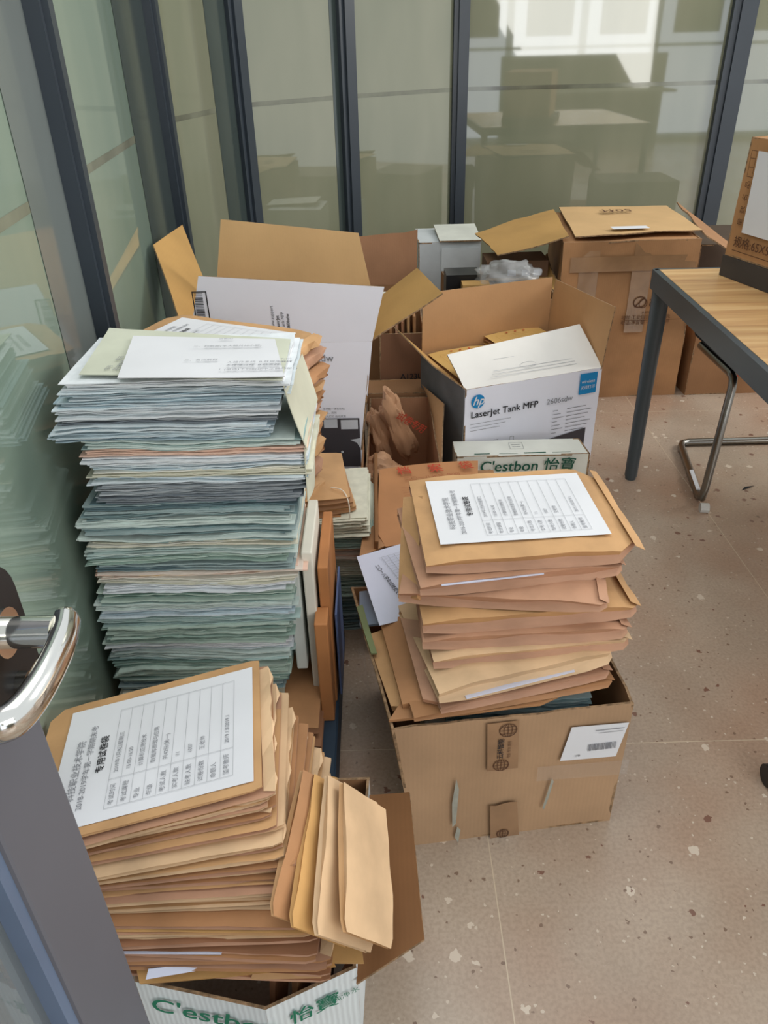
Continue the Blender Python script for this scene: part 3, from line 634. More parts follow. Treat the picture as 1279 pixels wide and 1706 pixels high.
def form_label(root, L, W, z, cx=0.0, cy=0.0, strong=1.0, year='2018-2019'):
    """printed form glued on a bag: headings run along +y, columns step along +x. Local coordinates"""
    fr = Frame((cx, cy, z), (1, 0, 0), (0, 1, 0), (0, 0, 1)); nx, ny = 10, 8; vs = []; fs = []
    for j in range(ny + 1):
        for i in range(nx + 1):
            x = -L / 2 + L * i / nx; y = -W / 2 + W * j / ny; vs.append(fr.p(x, y, .0006 * noise.noise(V((x * 12, y * 12, 4)))))
    for j in range(ny):
        for i in range(nx): a = j * (nx + 1) + i; fs.append([a, a + 1, a + nx + 2, a + nx + 1])
    sh = mk_flat('paper_label', vs, fs, PAPER, root)
    H = .0016; tx = lambda x, y, s, sz, m, **k: text(sh, fr, x, y, s, sz, m, rot=PI / 2, h=H, **k)
    gr = INKL
    tx(-L * .40, -W * .30, '科技职业技术学院', W * .062, gr); tx(-L * .345, -W * .38, year + '学年第一学期期末考', W * .052, gr)
    tx(-L * .275, -W * .12, '专用试卷袋', W * .062, INK, bold=.0005)
    rows = [('考试时间', '2019年1月8日星期三'), ('考试课程', '15:00-16:30'), ('专业', '计算机应用技术'), ('年级', '数据库原理与应用'), ('考试人数', '共42份(第一)'), ('实考人数', '11'), ('缺考人数', '1007'), ('试卷份数', '王老师'), ('命题人', ''), ('监考教师', '2019.1.8/2019.1')]
    pl = Print(fr, H); x0 = -L * .22; dx = L * .062
    for k in range(len(rows) + 1):
        pl.rect(x0 + k * dx, -W * .42, x0 + k * dx + .0007, W * .40)
    for y in (-W * .42, -W * .2, W * .40): pl.rect(x0, y, x0 + len(rows) * dx, y + .0007)
    pl.build('printed_lines', INKP, sh)
    for k, (a, b) in enumerate(rows):
        tx(x0 + (k + .5) * dx, -W * .40, a, W * .04, gr)
        if b: tx(x0 + (k + .5) * dx, -W * .15, b, W * .038, INKL)

def place(root, c, ax, ay):
    """orient root so that local x -> ax, local z -> normal of ax, ay; origin at c"""
    ax = V(ax).normalized(); az = ax.cross(V(ay)).normalized(); ay = az.cross(ax)
    root.matrix_world = Matrix.Translation(V(c)) @ Matrix((ax, ay, az)).transposed().to_4x4()

# ---- right pile (thick bags) on the front carton
rp = [  # front-left pixel, front-right pixel of the lower front edge, z, thickness, material, width
    ((704, 958), (1078, 934), .575, .030, 0, .30), ((700, 996), (1040, 960), .542, .030, 2, .27), ((664, 1006), (1012, 1024), .510, .026, 2, .26),
    ((700, 1060), (1068, 1030), .478, .034, 0, .27), ((704, 1086), (1048, 1066), .447, .030, 2, .27), ((722, 1118), (1050, 1084), .420, .028, 4, .27),
    ((732, 1178), (1024, 1108), .382, .040, 4, .26), ((735, 1192), (1020, 1130), .362, .018, 2, .26), ((690, 1204), (1024, 1145), .345, .014, 3, .27)]
names_ = ['topmost thick kraft envelope of the right pile, with a white form label', 'rose-brown thick kraft envelope second from top of the right pile', 'thick kraft envelope tilting left, third from top of the right pile',
          'wide kraft envelope with an open dark right end, fourth down in the right pile', 'rose-brown kraft envelope in the middle of the right pile', 'pale kraft envelope above the palest one in the right pile',
          'palest, thickest kraft envelope low in the right pile', 'thin rose kraft envelope under the palest one in the right pile', 'lowest kraft envelope of the right pile, lying on the carton rim']
rroots = []
for k, (a, b, z, T, mi, W) in enumerate(rp):
    pa, pb = PZ(*a, z), PZ(*b, z + (.008 if k in (2, 6) else 0)); d = pb - pa; L = min(d.length, .40); u = d.normalized(); v = V((-u.y, u.x, 0)).normalized()
    tilt = V((0, 0, (.02, .01, .0, .01, 0, 0, .0, 0, 0)[k]))
    o = envelope(names_[k], L, W, T, (0, 0, 0), (0, 0, 0), 100 + k, [KR[mi], KR[2 if mi in (0, 4) and k != 6 else mi]], 'thick kraft envelopes piled on the front carton', ch_l=.0, ch_r=.045 if k in (0,) else .012, gus=.012, wr=.004, nx=20)
    place(o, (pa + pb) / 2 + v * W / 2, u, v + tilt); rroots.append((o, L, W, T))
o, L, W, T = rroots[0]; form_label(o, L * .80, W * .76, T + .0035, -.008, .012, year='2016-2017')
o, L, W, T = rroots[1]; poke(o, L, W, T * 1.7, 5)
o, L, W, T = rroots[6]; poke(o, L * .98, W, T * .4, 2)

# ============================================================ FRONT CARTON
zr = .33
B_ = [V((.045, .975, 0)), V((.453, 1.02, 0)), V((.43, 1.42, 0)), V((.0, 1.42, 0))]
T_ = [PZ(652, 1216, zr), PZ(1056, 1172, zr), V((.435, 1.42, zr)), PZ(584, 978, zr)]
fc = carton('cardboard_box', B_, T_, CB, CBD, label='large open brown carton in front, with globe-printed tape, full of envelopes', seed=30, wob=.0025, ragged=.006)
fu = (B_[1] - B_[0]).normalized(); ff = Frame(B_[0], fu, T_[0] - B_[0], (fu).cross(V((0, 0, 1)))); fw_ = (B_[1] - B_[0]).length
ff2 = Frame(B_[0] + (T_[0] - B_[0]) * 0, fu, (T_[0] + T_[1]) / 2 - (B_[0] + B_[1]) / 2)
if ff2.n.y > 0: ff2 = Frame(ff2.o, ff2.u, ff2.v, -ff2.n)
ff = ff2; fh = .325
tp1 = slab('tape', [ff.p(.14, .20, .0062), ff.p(.20, .20, .0062), ff.p(.195, fh, .0062), ff.p(.135, fh, .0062)], .0006, [TAPE] * 3, fc, nrm=ff.n, nu=4, nv=4, wob=.001)
tp2 = slab('tape', [ff.p(.155, .0, .0062), ff.p(.215, .0, .0062), ff.p(.205, .10, .0062), ff.p(.15, .10, .0062)], .0006, [TAPE] * 3, fc, nrm=ff.n, nu=4, nv=4, wob=.001, ragged=.008)
slab('clear_tape', [ff.p(.24, .155, .0060), ff.p(.425, .145, .0060), ff.p(.425, .185, .0060), ff.p(.24, .195, .0060)], .0003, [CTAPE] * 3, fc, nrm=ff.n, nu=6, nv=4, wob=.0015)
def globe(pr, x, y, r):
    pr.ring(x, y, r, .0018, 28)
    for k in (-.5, 0, .5): w = r * math.sqrt(1 - k * k); pr.rect(x - w, y + r * k - .0006, x + w, y + r * k + .0006)
    pr.ring(x, y, r * .5, .0012, 20, ry=r); pr.rect(x - .0006, y - r, x + .0006, y + r)
sl = slab('shipping_label', [ff.p(.283, .205, .0062), ff.p(.395, .20, .0062), ff.p(.41, .288, .0062), ff.p(.298, .292, .0062)], .0006, [PAPER] * 3, fc, nrm=ff.n, nu=4, nv=4)
for gx, gy, gr_, tp in ((.175, .305, .017, tp1), (.166, .214, .0155, tp1), (.18, .012, .013, tp2)):
    pr_ = Print(ff, .0085); globe(pr_, gx, gy, gr_); pr_.build('globe_print', INKB, tp)
text(tp1, ff, .164, .231, '云科智能', .0135, INK, rot=PI / 2, h=.0085, bold=.0005); text(tp1, ff, .180, .231, '专业 专注 服务', .007, INKB, rot=PI / 2, h=.0085)
rng = random.Random(3); pr_ = Print(ff, .0085); pr_.barcode(.335, .225, .392, .243, rng); pr_.build('barcode', INKL, sl)
pr_ = Print(ff, .0085); pr_.rect(.345, .277, .402, .2785); pr_.rect(.352, .27, .4, .271); pr_.build('printed_lines', INKL, sl)
text(sl, ff, .31, .215, '订单', .006, INK, h=.0085)
SCUFF = mat('scuff_pale_blue', (160, 160, 148), 0.7, 0.1, 30)
for pts in (((.262, .07), (.268, .10), (.275, .15), (.271, .16), (.265, .12), (.258, .075)), ((.075, .05), (.082, .06), (.086, .16), (.08, .19), (.073, .12)), ((.08, .02), (.088, .0), (.092, .04), (.085, .05))):
    pr_ = Print(ff, .0078); pr_.poly(pts); pr_.build('scuff_mark', SCUFF, fc)
# ============================================================ bundle sheets (tall stack etc.)
PAL = {k: [mat('sheet_%s_%d' % (k, i), c, .85, .05, 12, (3, 3, 40)) for i, c in enumerate(cs)] for k, cs in {
    'white': [(236, 238, 240), (222, 228, 232), (206, 216, 220)], 'blue': [(196, 214, 222), (214, 226, 232), (168, 190, 200)],
    'teal': [(178, 200, 196), (206, 220, 214), (150, 174, 172)], 'dark': [(124, 148, 150), (158, 176, 176), (98, 120, 126)],
    'green': [(160, 184, 172), (188, 206, 194), (132, 158, 148)], 'grey': [(150, 158, 164), (178, 184, 188), (124, 132, 140)],
    'pink': [(232, 196, 176), (228, 212, 198), (240, 206, 150)], 'cream': [(228, 224, 204), (216, 214, 194), (236, 234, 222)]}.items()}
def bundle_mb(x0, x1, y0, y1, z0, z1, seed, amp=.004, n=None, nx=26, shift=.006, pal=None):
    rng = random.Random(seed); H = z1 - z0; n = n or max(3, int(H / .0026)); mb = MB(); ny = 5
    wild = [rng.random() < .12 for _ in range(n)]
    for s in range(n):
        za = z0 + H * s / n; th = H / n * (.55 + .3 * rng.random()); dx0 = rng.gauss(0, shift); dx1 = rng.gauss(0, shift); dy = rng.gauss(0, shift * .5) - (.006 if wild[s] else 0)
        rot = rng.gauss(0, .008); mi = 1 if wild[s] else rng.choices((0, 1, 2), (4, 4, 2))[0]; A = []; Bv = []; k0 = rng.random() * 50
        for j in range(ny + 1):
            for i in range(nx + 1):
                u = i / nx; v = j / ny; x = x0 + dx0 + (x1 - x0 + dx1 - dx0) * u; y = y0 + dy + (y1 - y0) * v + (u - .5) * rot
                if j == 0: y += .0035 * noise.noise(V((x * 40, k0, 1))) + .004 * noise.noise(V((x * 9, k0, 2)))
                if i == nx: x += .004 * noise.noise(V((y * 30, k0, 5)))
                w = amp * noise.noise(V((x * 5, y * 4, seed * .35))) + amp * .45 * noise.noise(V((x * 14, y * 4, seed * .9))) + .0017 * noise.noise(V((x * 22, v * 2, k0)))
                e = min(u, 1 - u) * 10
                w *= .7 if e < 1 else 1
                A.append(V((x, y, za + w))); Bv.append(V((x, y, za + w + th * (1.6 if wild[s] and v < .3 else 1))))
        N = len(A); W = nx + 1; fs = []
        for j in range(ny):
            for i in range(nx):
                a = j * W + i
                if s == 0: fs.append([a, a + W, a + W + 1, a + 1])
                fs.append([a + N, a + 1 + N, a + W + 1 + N, a + W + N])
        for a, b in [(i, i + 1) for i in range(nx)] + [(nx + j * W, nx + (j + 1) * W) for j in range(ny)] + [((j + 1) * W, j * W) for j in range(ny)] + [(ny * W + i + 1, ny * W + i) for i in range(nx)]: fs.append([a, b, b + N, a + N])
        mb.add(A + Bv, fs, mi)
    return mb
# (photo y of the layer's front edge bottom, photo x left, x right, palette)
YS = 1.235
def zy(y): return PY(400, y, YS).z
layers = [(645, 105, 478, 'white'), (662, 108, 476, 'blue'), (676, 92, 462, 'blue'), (690, 95, 462, 'white'), (702, 100, 458, 'grey'), (716, 66, 452, 'blue'), (731, 75, 450, 'blue'),
          (745, 135, 500, 'teal'), (757, 142, 505, 'pink'), (768, 142, 508, 'white'), (779, 150, 510, 'blue'), (792, 152, 512, 'cream'), (801, 155, 510, 'blue'), (817, 165, 506, 'grey'), (834, 165, 500, 'grey'),
          (848, 142, 488, 'dark'), (860, 140, 484, 'dark'), (873, 134, 482, 'teal'), (888, 146, 486, 'dark'), (899, 134, 494, 'teal'), (909, 150, 496, 'cream'), (923, 146, 484, 'teal'), (934, 150, 480, 'green'), (946, 160, 490, 'dark'),
          (957, 165, 505, 'pink'), (968, 168, 490, 'cream'), (980, 172, 488, 'white'), (996, 168, 488, 'green'), (1010, 160, 486, 'teal'), (1024, 165, 488, 'blue'), (1038, 168, 490, 'teal'), (1054, 168, 484, 'green'),
          (1066, 160, 484, 'green'), (1080, 165, 480, 'white'), (1096, 162, 482, 'teal'), (1112, 168, 478, 'green'), (1130, 182, 478, 'green'), (1146, 200, 474, 'dark'), (1158, 202, 470, 'cream')]
PDESC = {'white': 'white', 'blue': 'pale blue', 'teal': 'grey-teal', 'dark': 'dark teal', 'green': 'grey-green', 'grey': 'dark grey', 'pink': 'pinkish', 'cream': 'cream'}
zprev = zy(630)
for k, (y, xa, xb, pal) in enumerate(layers):
    z = zy(y); A = PY(xa, y, YS); Bp = PY(xb, y, YS)
    mb = bundle_mb(max(A.x, lw(YS) + .04), Bp.x, YS, YS + .235, z, zprev, 40 + k, amp=(.0045, .009, .006)[k % 3] if k > 2 else .0025)
    o = mb.build('paper_bundle', PAL[pal], smooth=40)
    tag(o, '%s exam paper bundle, %s from the top of the tall stack' % (PDESC[pal], ORD[k]) if k else 'white topmost bundle of exam sheets on the tall stack by the glass', 'paper bundle', 'exam paper bundles in the tall stack')
    zprev = z
ZTOP = zy(630)
# folded newsprint sheet + white printed sheet on top
def sheet(name, q, m, label, t=.0015, wob=.004, cat='sheet of paper', bend=0, seed=1, nu=10, nv=8):
    o = slab_mb(q, t, nrm=(0, 0, 1), wob=wob, bend=bend, seed=seed, nu=nu, nv=nv, mo=0, mi_=0, me_=0).build(name, [m], smooth=50); tag(o, label, cat); return o
zt_ = ZTOP + .004
sheet('newsprint_sheet', [PZ(132, 626, zt_), PZ(470, 634, zt_), PZ(484, 566, zt_), PZ(182, 547, zt_)], GREENISH, 'grey-green folded exam sheet on top of the tall stack, under the white page', wob=.003)
o = sheet('printed_page', [PZ(196, 632, zt_ + .005), PZ(474, 628, zt_ + .005), PZ(458, 566, zt_ + .005), PZ(222, 560, zt_ + .005)], PAPER, 'white printed page lying on top of the tall paper stack', wob=.002)
a = PZ(196, 632, zt_ + .01); fr = Frame(a, PZ(474, 628, zt_ + .01) - a, PZ(222, 560, zt_ + .01) - a, (0, 0, 1))
for (x, y, s, sz) in ((.09, .155, '二、判断题(本大题共10小题)', .010), (.13, .195, '试卷(A)', .008), (.09, .085, '三、名词解释', .010), (.17, .072, 'A.操作系统  B.数据库管理', .010), (.17, .058, 'A.存储过程  B.触发器', .010), (.16, .038, '1. (单选)下列叙述中正确的是( )', .010), (.26, .085, 'Table', .009), (.26, .07, 'select', .009)): text(o, fr, x, y, s, sz, INKL, h=0)
a = PZ(132, 626, zt_ + .006); fr = Frame(a, PZ(470, 634, zt_ + .006) - a, PZ(182, 547, zt_ + .006) - a, (0, 0, 1))
for x, s, sz in ((.035, '学号        姓名', .011), (.05, '2018年第一学期考试卷', .012), (.062, '班级', .012)): text(o, fr, x, .03, s, sz, INKL, rot=PI / 2, h=0)
# sheets sticking out at right side of the tall stack
for k, (q, lab) in enumerate((([PY(474, 642, 1.233), PY(500, 590, 1.44), PY(528, 665, 1.44), PY(509, 750, 1.230)], 'creased grey-green sheet draped down from the top right of the tall stack'),
                              ([PY(510, 745, 1.23), PY(523, 700, 1.35), PY(526, 800, 1.35), PY(514, 835, 1.23)], 'folded grey-green sheet hanging at the right side of the tall stack, below the draped one'))):
    sheet('loose_sheet', q, NEWS2, lab, wob=.014, seed=k, nu=14, nv=12)

# ============================================================ platform under the tall stack
zb_ = zy(1158)
mb = MB(); mb.box(-.50, -.115, 1.06, 1.60, 0.0, .10); o = mb.build('storage_box', DBLUE); tag(o, 'dark blue flat box on the floor at the bottom of the tall stack', 'box'); o.modifiers.new('b', 'BEVEL').width = .004
mb = MB()
o = envelope('brown kraft folder lying flat under the tall paper stack, lowest', .46, .42, zb_ - .10 - .03, (-.375, 1.33, .10), (0, 0, 0), 201, [KR[5], KR[5]], 'kraft folders under the tall stack', flap_=False, ch_r=0, gus=.006, wr=.002)
o = envelope('brown kraft folder directly beneath the tall paper stack', .44, .38, .03, (-.37, 1.33, zb_ - .03), (0, 0, .0), 202, [KR[3], KR[5]], 'kraft folders under the tall stack', flap_=False, ch_r=0, gus=.006, wr=.002)

# upright files right of the tall stack
def board(name, x0, x1, y0, y1, z0, z1, m, label, cat='file', lean=0.0, seed=1):
    mb = MB(); n = 8; A = []
    mb.hexa([(x0, y0, z0), (x1, y0, z0), (x1, y1, z0), (x0, y1, z0)], [(x0 + lean, y0, z1), (x1 + lean, y0, z1), (x1 + lean, y1, z1), (x0 + lean, y1, z1)])
    o = mb.build(name, m); b = o.modifiers.new('b', 'BEVEL'); b.width = .003; b.segments = 2; tag(o, label, cat); return o
board('cream_file', -.168, -.146, 1.262, 1.47, .10, .53, CREAM, 'upright cream file box wedged against the tall stack', 'file')
board('paper_pad', -.20, -.176, 1.262, 1.48, .22, .56, mat('pad_pale', (206, 212, 206), .8, .05), 'pale grey upright pad between the tall stack and cream file', 'pad')
board('kraft_file_box', -.140, -.118, 1.28, 1.50, .10, .48, mat('file_orange_brown', (186, 126, 78), .6, .05), 'orange-brown upright file box right of the cream file', 'file')
board('kraft_file_box', -.150, -.122, 1.22, 1.278, .10, .38, mat('file_orange_brown', (186, 126, 78), .6, .05), 'shorter orange-brown file box in front of the tall orange one', 'file')
board('blue_folder', -.113, -.108, 1.30, 1.48, .10, .34, mat('folder_blue', (92, 110, 150), .5, .05), 'thin blue folder edge right of the orange-brown file boxes', 'folder')

# ============================================================ pile B behind the tall stack (kraft with label)
zB = .83; P1, P2, P3 = PZ(280, 520, zB), PZ(547, 556, zB), PZ(520, 660, zB)
uu = (P2 - P1); uu.z = 0; Lb = uu.length; uu.normalize(); vv = V((-uu.y, uu.x, 0)); Wb = .27
z = zB - .03; cen = (P1 + P2) / 2 - vv * Wb / 2 + uu * .0; kB = ['white-labelled kraft envelope on top of the pile behind the tall stack'] + ['%s thick kraft envelope of the pile behind the tall stack' % ORD[i] for i in range(1, 14)]
for k in range(14):
    T = (.03, .035, .04, .025, .024, .024, .022, .055, .05, .05, .05, .05, .05, .05)[k]
    o = envelope(kB[k], .42 if k else .42, Wb, T, (0, 0, 0), (0, 0, 0), 300 + k, [KR[(0, 2, 3, 0, 3, 2, 0, 3, 0, 2)[k % 10]], KR[(3, 2, 2, 3)[k % 4]]], 'kraft envelopes piled behind the tall stack', ch_r=.03 if k == 0 else .012, ch_l=.03 if k == 0 else 0, gus=.012, nx=12)
    if k: z -= T + .001
    r_ = random.Random(k); j = V((r_.gauss(0, .006) + (.0 if k < 7 else -.01), r_.gauss(0, .006), 0)) if k else V()
    ca = uu; cb = vv
    if k: a = r_.gauss(0, .03); ca = uu * math.cos(a) + vv * math.sin(a); cb = -uu * math.sin(a) + vv * math.cos(a)
    c_ = cen + j; c_.z = z; place(o, c_, ca, cb)
    if k == 0:
        me_ = None; form_label(o, .32, .21, T + .003, .0, .0)
    if z < .1: break
# ============================================================ pile C: kraft with string + greenish bundles, right of pile B
for k in range(5):
    z0 = .40 - k * .017
    o = envelope('%s kraft bag of the small string-tied pile beside the white printer carton' % ORD[k], .36, .25, .016, (-.275 + .004 * k, 1.72, z0 + .03), (0, 0, .12 + .03 * (k % 3)), 330 + k, [KR[3 if k % 2 else 0], KR[3]], 'kraft bags tied with string', ch_r=.006, gus=.008, nx=10, flap_=False)
    if k == 0:
        mb = MB(); mb.tube(curve_pts([(-.13, 1.66, .45), (-.10, 1.64, .452), (-.085, 1.61, .43), (-.085, 1.60, .37)], 5), .0015, 6)
        s_ = mb.build('string', mat('cotton_string', (232, 224, 206), .9), None); mw = o.matrix_basis.inverted()
        for v in s_.data.vertices: v.co = mw @ (v.co + s_.location)
        s_.parent = o; s_.location = (0, 0, 0)
for k, (z0, z1, x1, pal) in enumerate(((.345, .395, -.045, 'cream'), (.30, .342, -.035, 'green'), (.26, .298, -.03, 'pink'), (.20, .258, -.02, 'cream'), (.12, .198, -.045, 'green'), (.0, .118, -.06, 'dark'))):
    o = bundle_mb(x1 - .36, x1, 1.60 + k * .012, 1.86 + k * .012, z0, z1, 400 + k, amp=.005, pal=pal).build('paper_bundle', PAL[pal], smooth=40)
    tag(o, '%s exam sheet bundle, %s in the low stack beside the white printer carton' % (PDESC[pal], ORD[k]), 'paper bundle', 'paper bundles in the low stack')
sheet('loose_sheet', [(-.06, 1.60, .36), (.0, 1.62, .30), (.015, 1.86, .31), (-.06, 1.88, .37)], GREENISH, 'curled greenish sheet over the right side of the low paper stack', wob=.02)

# ============================================================ second white printer carton (left, four flaps open)
zw = .68; wr_ = PZ(620, 567, zw); WY = wr_.y
sup = carton('cardboard_box', rect_pts((-.50, 2.10), 0, .44, .36, 0), rect_pts((-.50, 2.10), 0, .44, .36, .265), CBD, closed=True, label='brown carton on the floor carrying the upper white printer carton', seed=40)
B_ = rect_pts((wr_.x - .51, WY), -.02, .51, .37, .27); T_ = rect_pts((wr_.x - .51, WY), -.02, .51, .37, zw)
T_ = [p + V((0.0, 0, 0)) for p in T_]; xs_ = B_[1].x; B_[1] = PY(601, 800, B_[1].y); B_[1].z = .27; B_[2].x += B_[1].x - xs_
wb = carton('printer_box', B_, T_, WH, CBI, label='white printer carton with all flaps open behind the tall stack', seed=44, wob=.002)
u1 = (T_[1] - T_[0]).normalized(); v1 = (T_[3] - T_[0]).normalized()
MFL = [WH, CBI, CBX]; MIN = [WH, CBG, CBX]
# front flap: outer white face towards us
q3, q4 = PY(640, 478, WY - .02), PY(330, 460, WY - .01)
wf = slab('flap', [T_[0], T_[1], q3, q4], .004, [WH, CBI, CBX], wb, nrm=(0, 1, 0), wob=.001)
ff = Frame(T_[0], T_[1] - T_[0], q4 - T_[0]); ff = ff if ff.n.y < 0 else Frame(T_[0], T_[1] - T_[0], q4 - T_[0], -ff.n)
rng = random.Random(8); fh2 = (q4 - T_[0]).dot(ff.v)
pr_ = Print(ff, .003); x0 = .03; pr_.frame(x0, fh2 - .14, x0 + .04, fh2 - .04, .003); pr_.barcode(x0 + .005, fh2 - .135, x0 + .028, fh2 - .045, rng, True); pr_.build('barcode', INK, wf)
for k, s in enumerate(('www.support', 'LaserJet', 'Tank MFP', '2606sdw')): text(wf, ff, .24 + k * .014, fh2 - .15, s, .012, INK if k % 2 else INKL, rot=PI / 2, h=.003, bold=.0003)
# back flap upright
slab('flap', [T_[3], T_[2], PY(597, 388, T_[2].y + .02), PY(368, 365, T_[3].y + .02)], .004, [WH, CBL, CBX], wb, nrm=(0, -1, 0), wob=.003)
# left flap, right flap
slab('flap', [T_[0], T_[3], PZ(304, 374, .86), PZ(255, 408, .86)], .004, [CBG, WH, CBX], wb, nrm=(-1, 0, 0), wob=.006)
slab('flap', [T_[1], T_[2] , PY(695, 447, T_[2].y - .02), PY(738, 490, T_[1].y + .02)], .004, [WH, CBG, CBX], wb, nrm=(0, 0, 1), wob=.006)
ff = Frame(B_[1] + V((0, -.001, 0)), -u1, (0, 0, 1), -v1); ff = Frame(B_[0], u1, (0, 0, 1), -v1); Wd = .51; Hh = zw - .27
text(wb, ff, .40, Hh - .045, '2606sdw', .03, INKL, h=.004, ax='RIGHT')
for k in range(3): text(wb, ff, Wd - .15, Hh - .20 - k * .012, ('多功能一体打印机', '快速、高效', '激光打印 自动双面')[k], .008, INKL, h=.004)
pr_ = Print(ff, .004); pr_.rect(.05, .02, Wd - .045, Hh - .23); pr_.build('printed_photo', DARKPR, wb)
pr_ = Print(ff, .0046); pr_.rect(Wd - .15, Hh - .26, Wd - .11, Hh - .232); pr_.rect(Wd - .1, Hh - .265, Wd - .05, Hh - .235); pr_.poly([(Wd - .075, Hh - .30), (Wd - .045, Hh - .295), (Wd - .045, Hh - .33), (Wd - .055, Hh - .31)]); pr_.disc(Wd - .10, .07, .004); pr_.build('printed_photo_detail', mat('print_pale', (196, 200, 206), .5), wb)

# ============================================================ boxes behind, centre
# brown open box behind the white printer carton
cb = carton('cardboard_box', rect_pts((-.32, 3.2), 0, .50, .40, 0), rect_pts((-.32, 3.2), 0, .50, .40, .42), CBD, CBD, label='brown open box behind the white printer carton with a raised creased flap', seed=50)
slab('flap', [V((-.30, 3.6, .42)), V((.18, 3.6, .42)), V((.185, 3.62, .655)), V((-.30, 3.62, .62))], .005, [CBD, cardboard('cardboard_rosy', (168, 124, 92)), CBX], cb, nrm=(0, -1, 0), wob=.016, ragged=.01)
for k in range(3):
    mb = MB(); mb.box(.0 + k * .045, .04 + k * .045, 3.22, 3.34, .30, .46 + .006 * k); tag(mb.build('small_box', [CREAM, CBG, CREAM][k]), ['small white box poking out of the brown open box, leftmost', 'small tan box in the brown open box between two white ones', 'small white box poking out of the brown open box, rightmost'][k], 'box', 'small boxes in the brown open box')
# white carton at the glass
wc = carton('white_box', rect_pts((.20, 3.82), 0, .30, .32, 0), rect_pts((.20, 3.82), 0, .30, .32, .555), mat('carton_cool_white', (206, 212, 214), .6, .05), mat('carton_cool_white', (206, 212, 214), .6, .05), closed=True, label='upright white carton against the back glass', seed=54)
slab('lid_flap', [V((.30, 3.80, .56)), V((.50, 3.80, .56)), V((.50, 4.1, .575)), V((.29, 4.1, .575))], .006, [WHD, WHD, CBX], wc, nrm=(0, 0, 1))
slab('front_seam', [V((.31, 3.812, .05)), V((.49, 3.812, .05)), V((.49, 3.812, .53)), V((.31, 3.812, .53))], .003, [mat('carton_cool_white', (206, 212, 214), .6, .05)] * 3, wc, nrm=(0, -1, 0))
# cluttered open box with electronics and plastic bag
cl = carton('cardboard_box', rect_pts((.30, 3.02), .03, .42, .48, 0), rect_pts((.30, 3.02), .03, .42, .48, .50), CBD, CBD, label='brown open box of oddments with a clear plastic bag on top', seed=58, wob=.008)
slab('flap', [V((.722, 3.05, .50)), V((.71, 3.5, .5)), V((.745, 3.45, .58)), V((.75, 3.06, .46))], .005, [CBG, CBG, CBX], cl, wob=.01)
mb = MB(); mb.box(.46, .72, 3.30, 3.46, .44, .585); o = mb.build('packaged_box', cardboard('cardboard_dusky', (112, 84, 62))); tag(o, 'dark brown box with small white stickers inside the oddments box', 'box')
fr = Frame((.46, 3.299, .44), (1, 0, 0), (0, 0, 1), (0, -1, 0)); pr_ = Print(fr, .001)
for x in (.09, .15, .20): pr_.rect(x, .085, x + .035, .11)
pr_.build('stickers', PAPERB, o); mb = MB(); mb.box(.46, .72, 3.29, 3.3, .508, .516); mb.build('ledge', CBG, o)
mb = MB(); mb.box(.28, .42, 3.18, 3.30, .40, .565); o = mb.build('black_case', BLACKP); tag(o, 'black case standing in the oddments box, left of the plastic bag', 'case')
mb = MB(); mb.box(.34, .45, 3.10, 3.17, .38, .545); o = mb.build('small_box', CBG); tag(o, 'torn tan box in front of the black case in the oddments box', 'box')
mb = MB(); mb.box(.38, .52, 3.06, 3.14, .36, .50); o = mb.build('adapter', BLACKP); tag(o, 'dark adapter under the clear plastic bag', 'adapter'); b = o.modifiers.new('b', 'BEVEL'); b.width = .01; b.segments = 3
bm = bmesh.new(); bmesh.ops.create_icosphere(bm, subdivisions=4, radius=1)
for v in bm.verts:
    p = v.co.copy(); r = 1 + .35 * noise.noise(p * 2.2) + .22 * noise.noise(p * 5) + .08 * noise.noise(p * 11); v.co = V((p.x * .12 * r, p.y * .09 * r, p.z * .065 * r))
me = bpy.data.meshes.new('bag'); bm.to_mesh(me); bm.free(); me.materials.append(PLAS); me.polygons.foreach_set('use_smooth', [True] * len(me.polygons)); o = bpy.data.objects.new('plastic_bag', me); col.objects.link(o); o.location = (.53, 3.16, .555); tag(o, 'crumpled clear plastic bag on the oddments box', 'bag')

# ============================================================ brown box with printed code between the two printer cartons
ab = carton('cardboard_box', rect_pts((-.0, 2.75), 0, .17, .35, 0), rect_pts((-.0, 2.75), 0, .17, .35, .47), cardboard('cardboard_deep', (132, 94, 70)), CBD, label='narrow dark brown box with printed code between the two printer cartons', seed=62)
text(ab, Frame((0, 2.745, 0), (1, 0, 0), (0, 0, 1), (0, -1, 0)), .075, .305, 'A123U', .03, INK, h=.004, bold=.0006)
for k in range(5): board('kraft_envelope', .125 - k * .022, .135 - k * .022, 2.78, 3.02, .25, .525 + .008 * (k % 2) - .01 * k, KR[(3, 0, 5, 2, 3)[k]], '%s upright kraft envelope from the right in the narrow dark brown box' % ['first', 'second', 'third', 'fourth', 'fifth'][k], 'envelope')['group'] = 'upright envelopes in the narrow box'
lowb = carton('cardboard_box', rect_pts((-.05, 2.60), 0, .22, .13, 0), rect_pts((-.05, 2.60), 0, .22, .13, .30), CBD, closed=True, label='brown closed carton behind the small box holding the crumpled bag', seed=66)

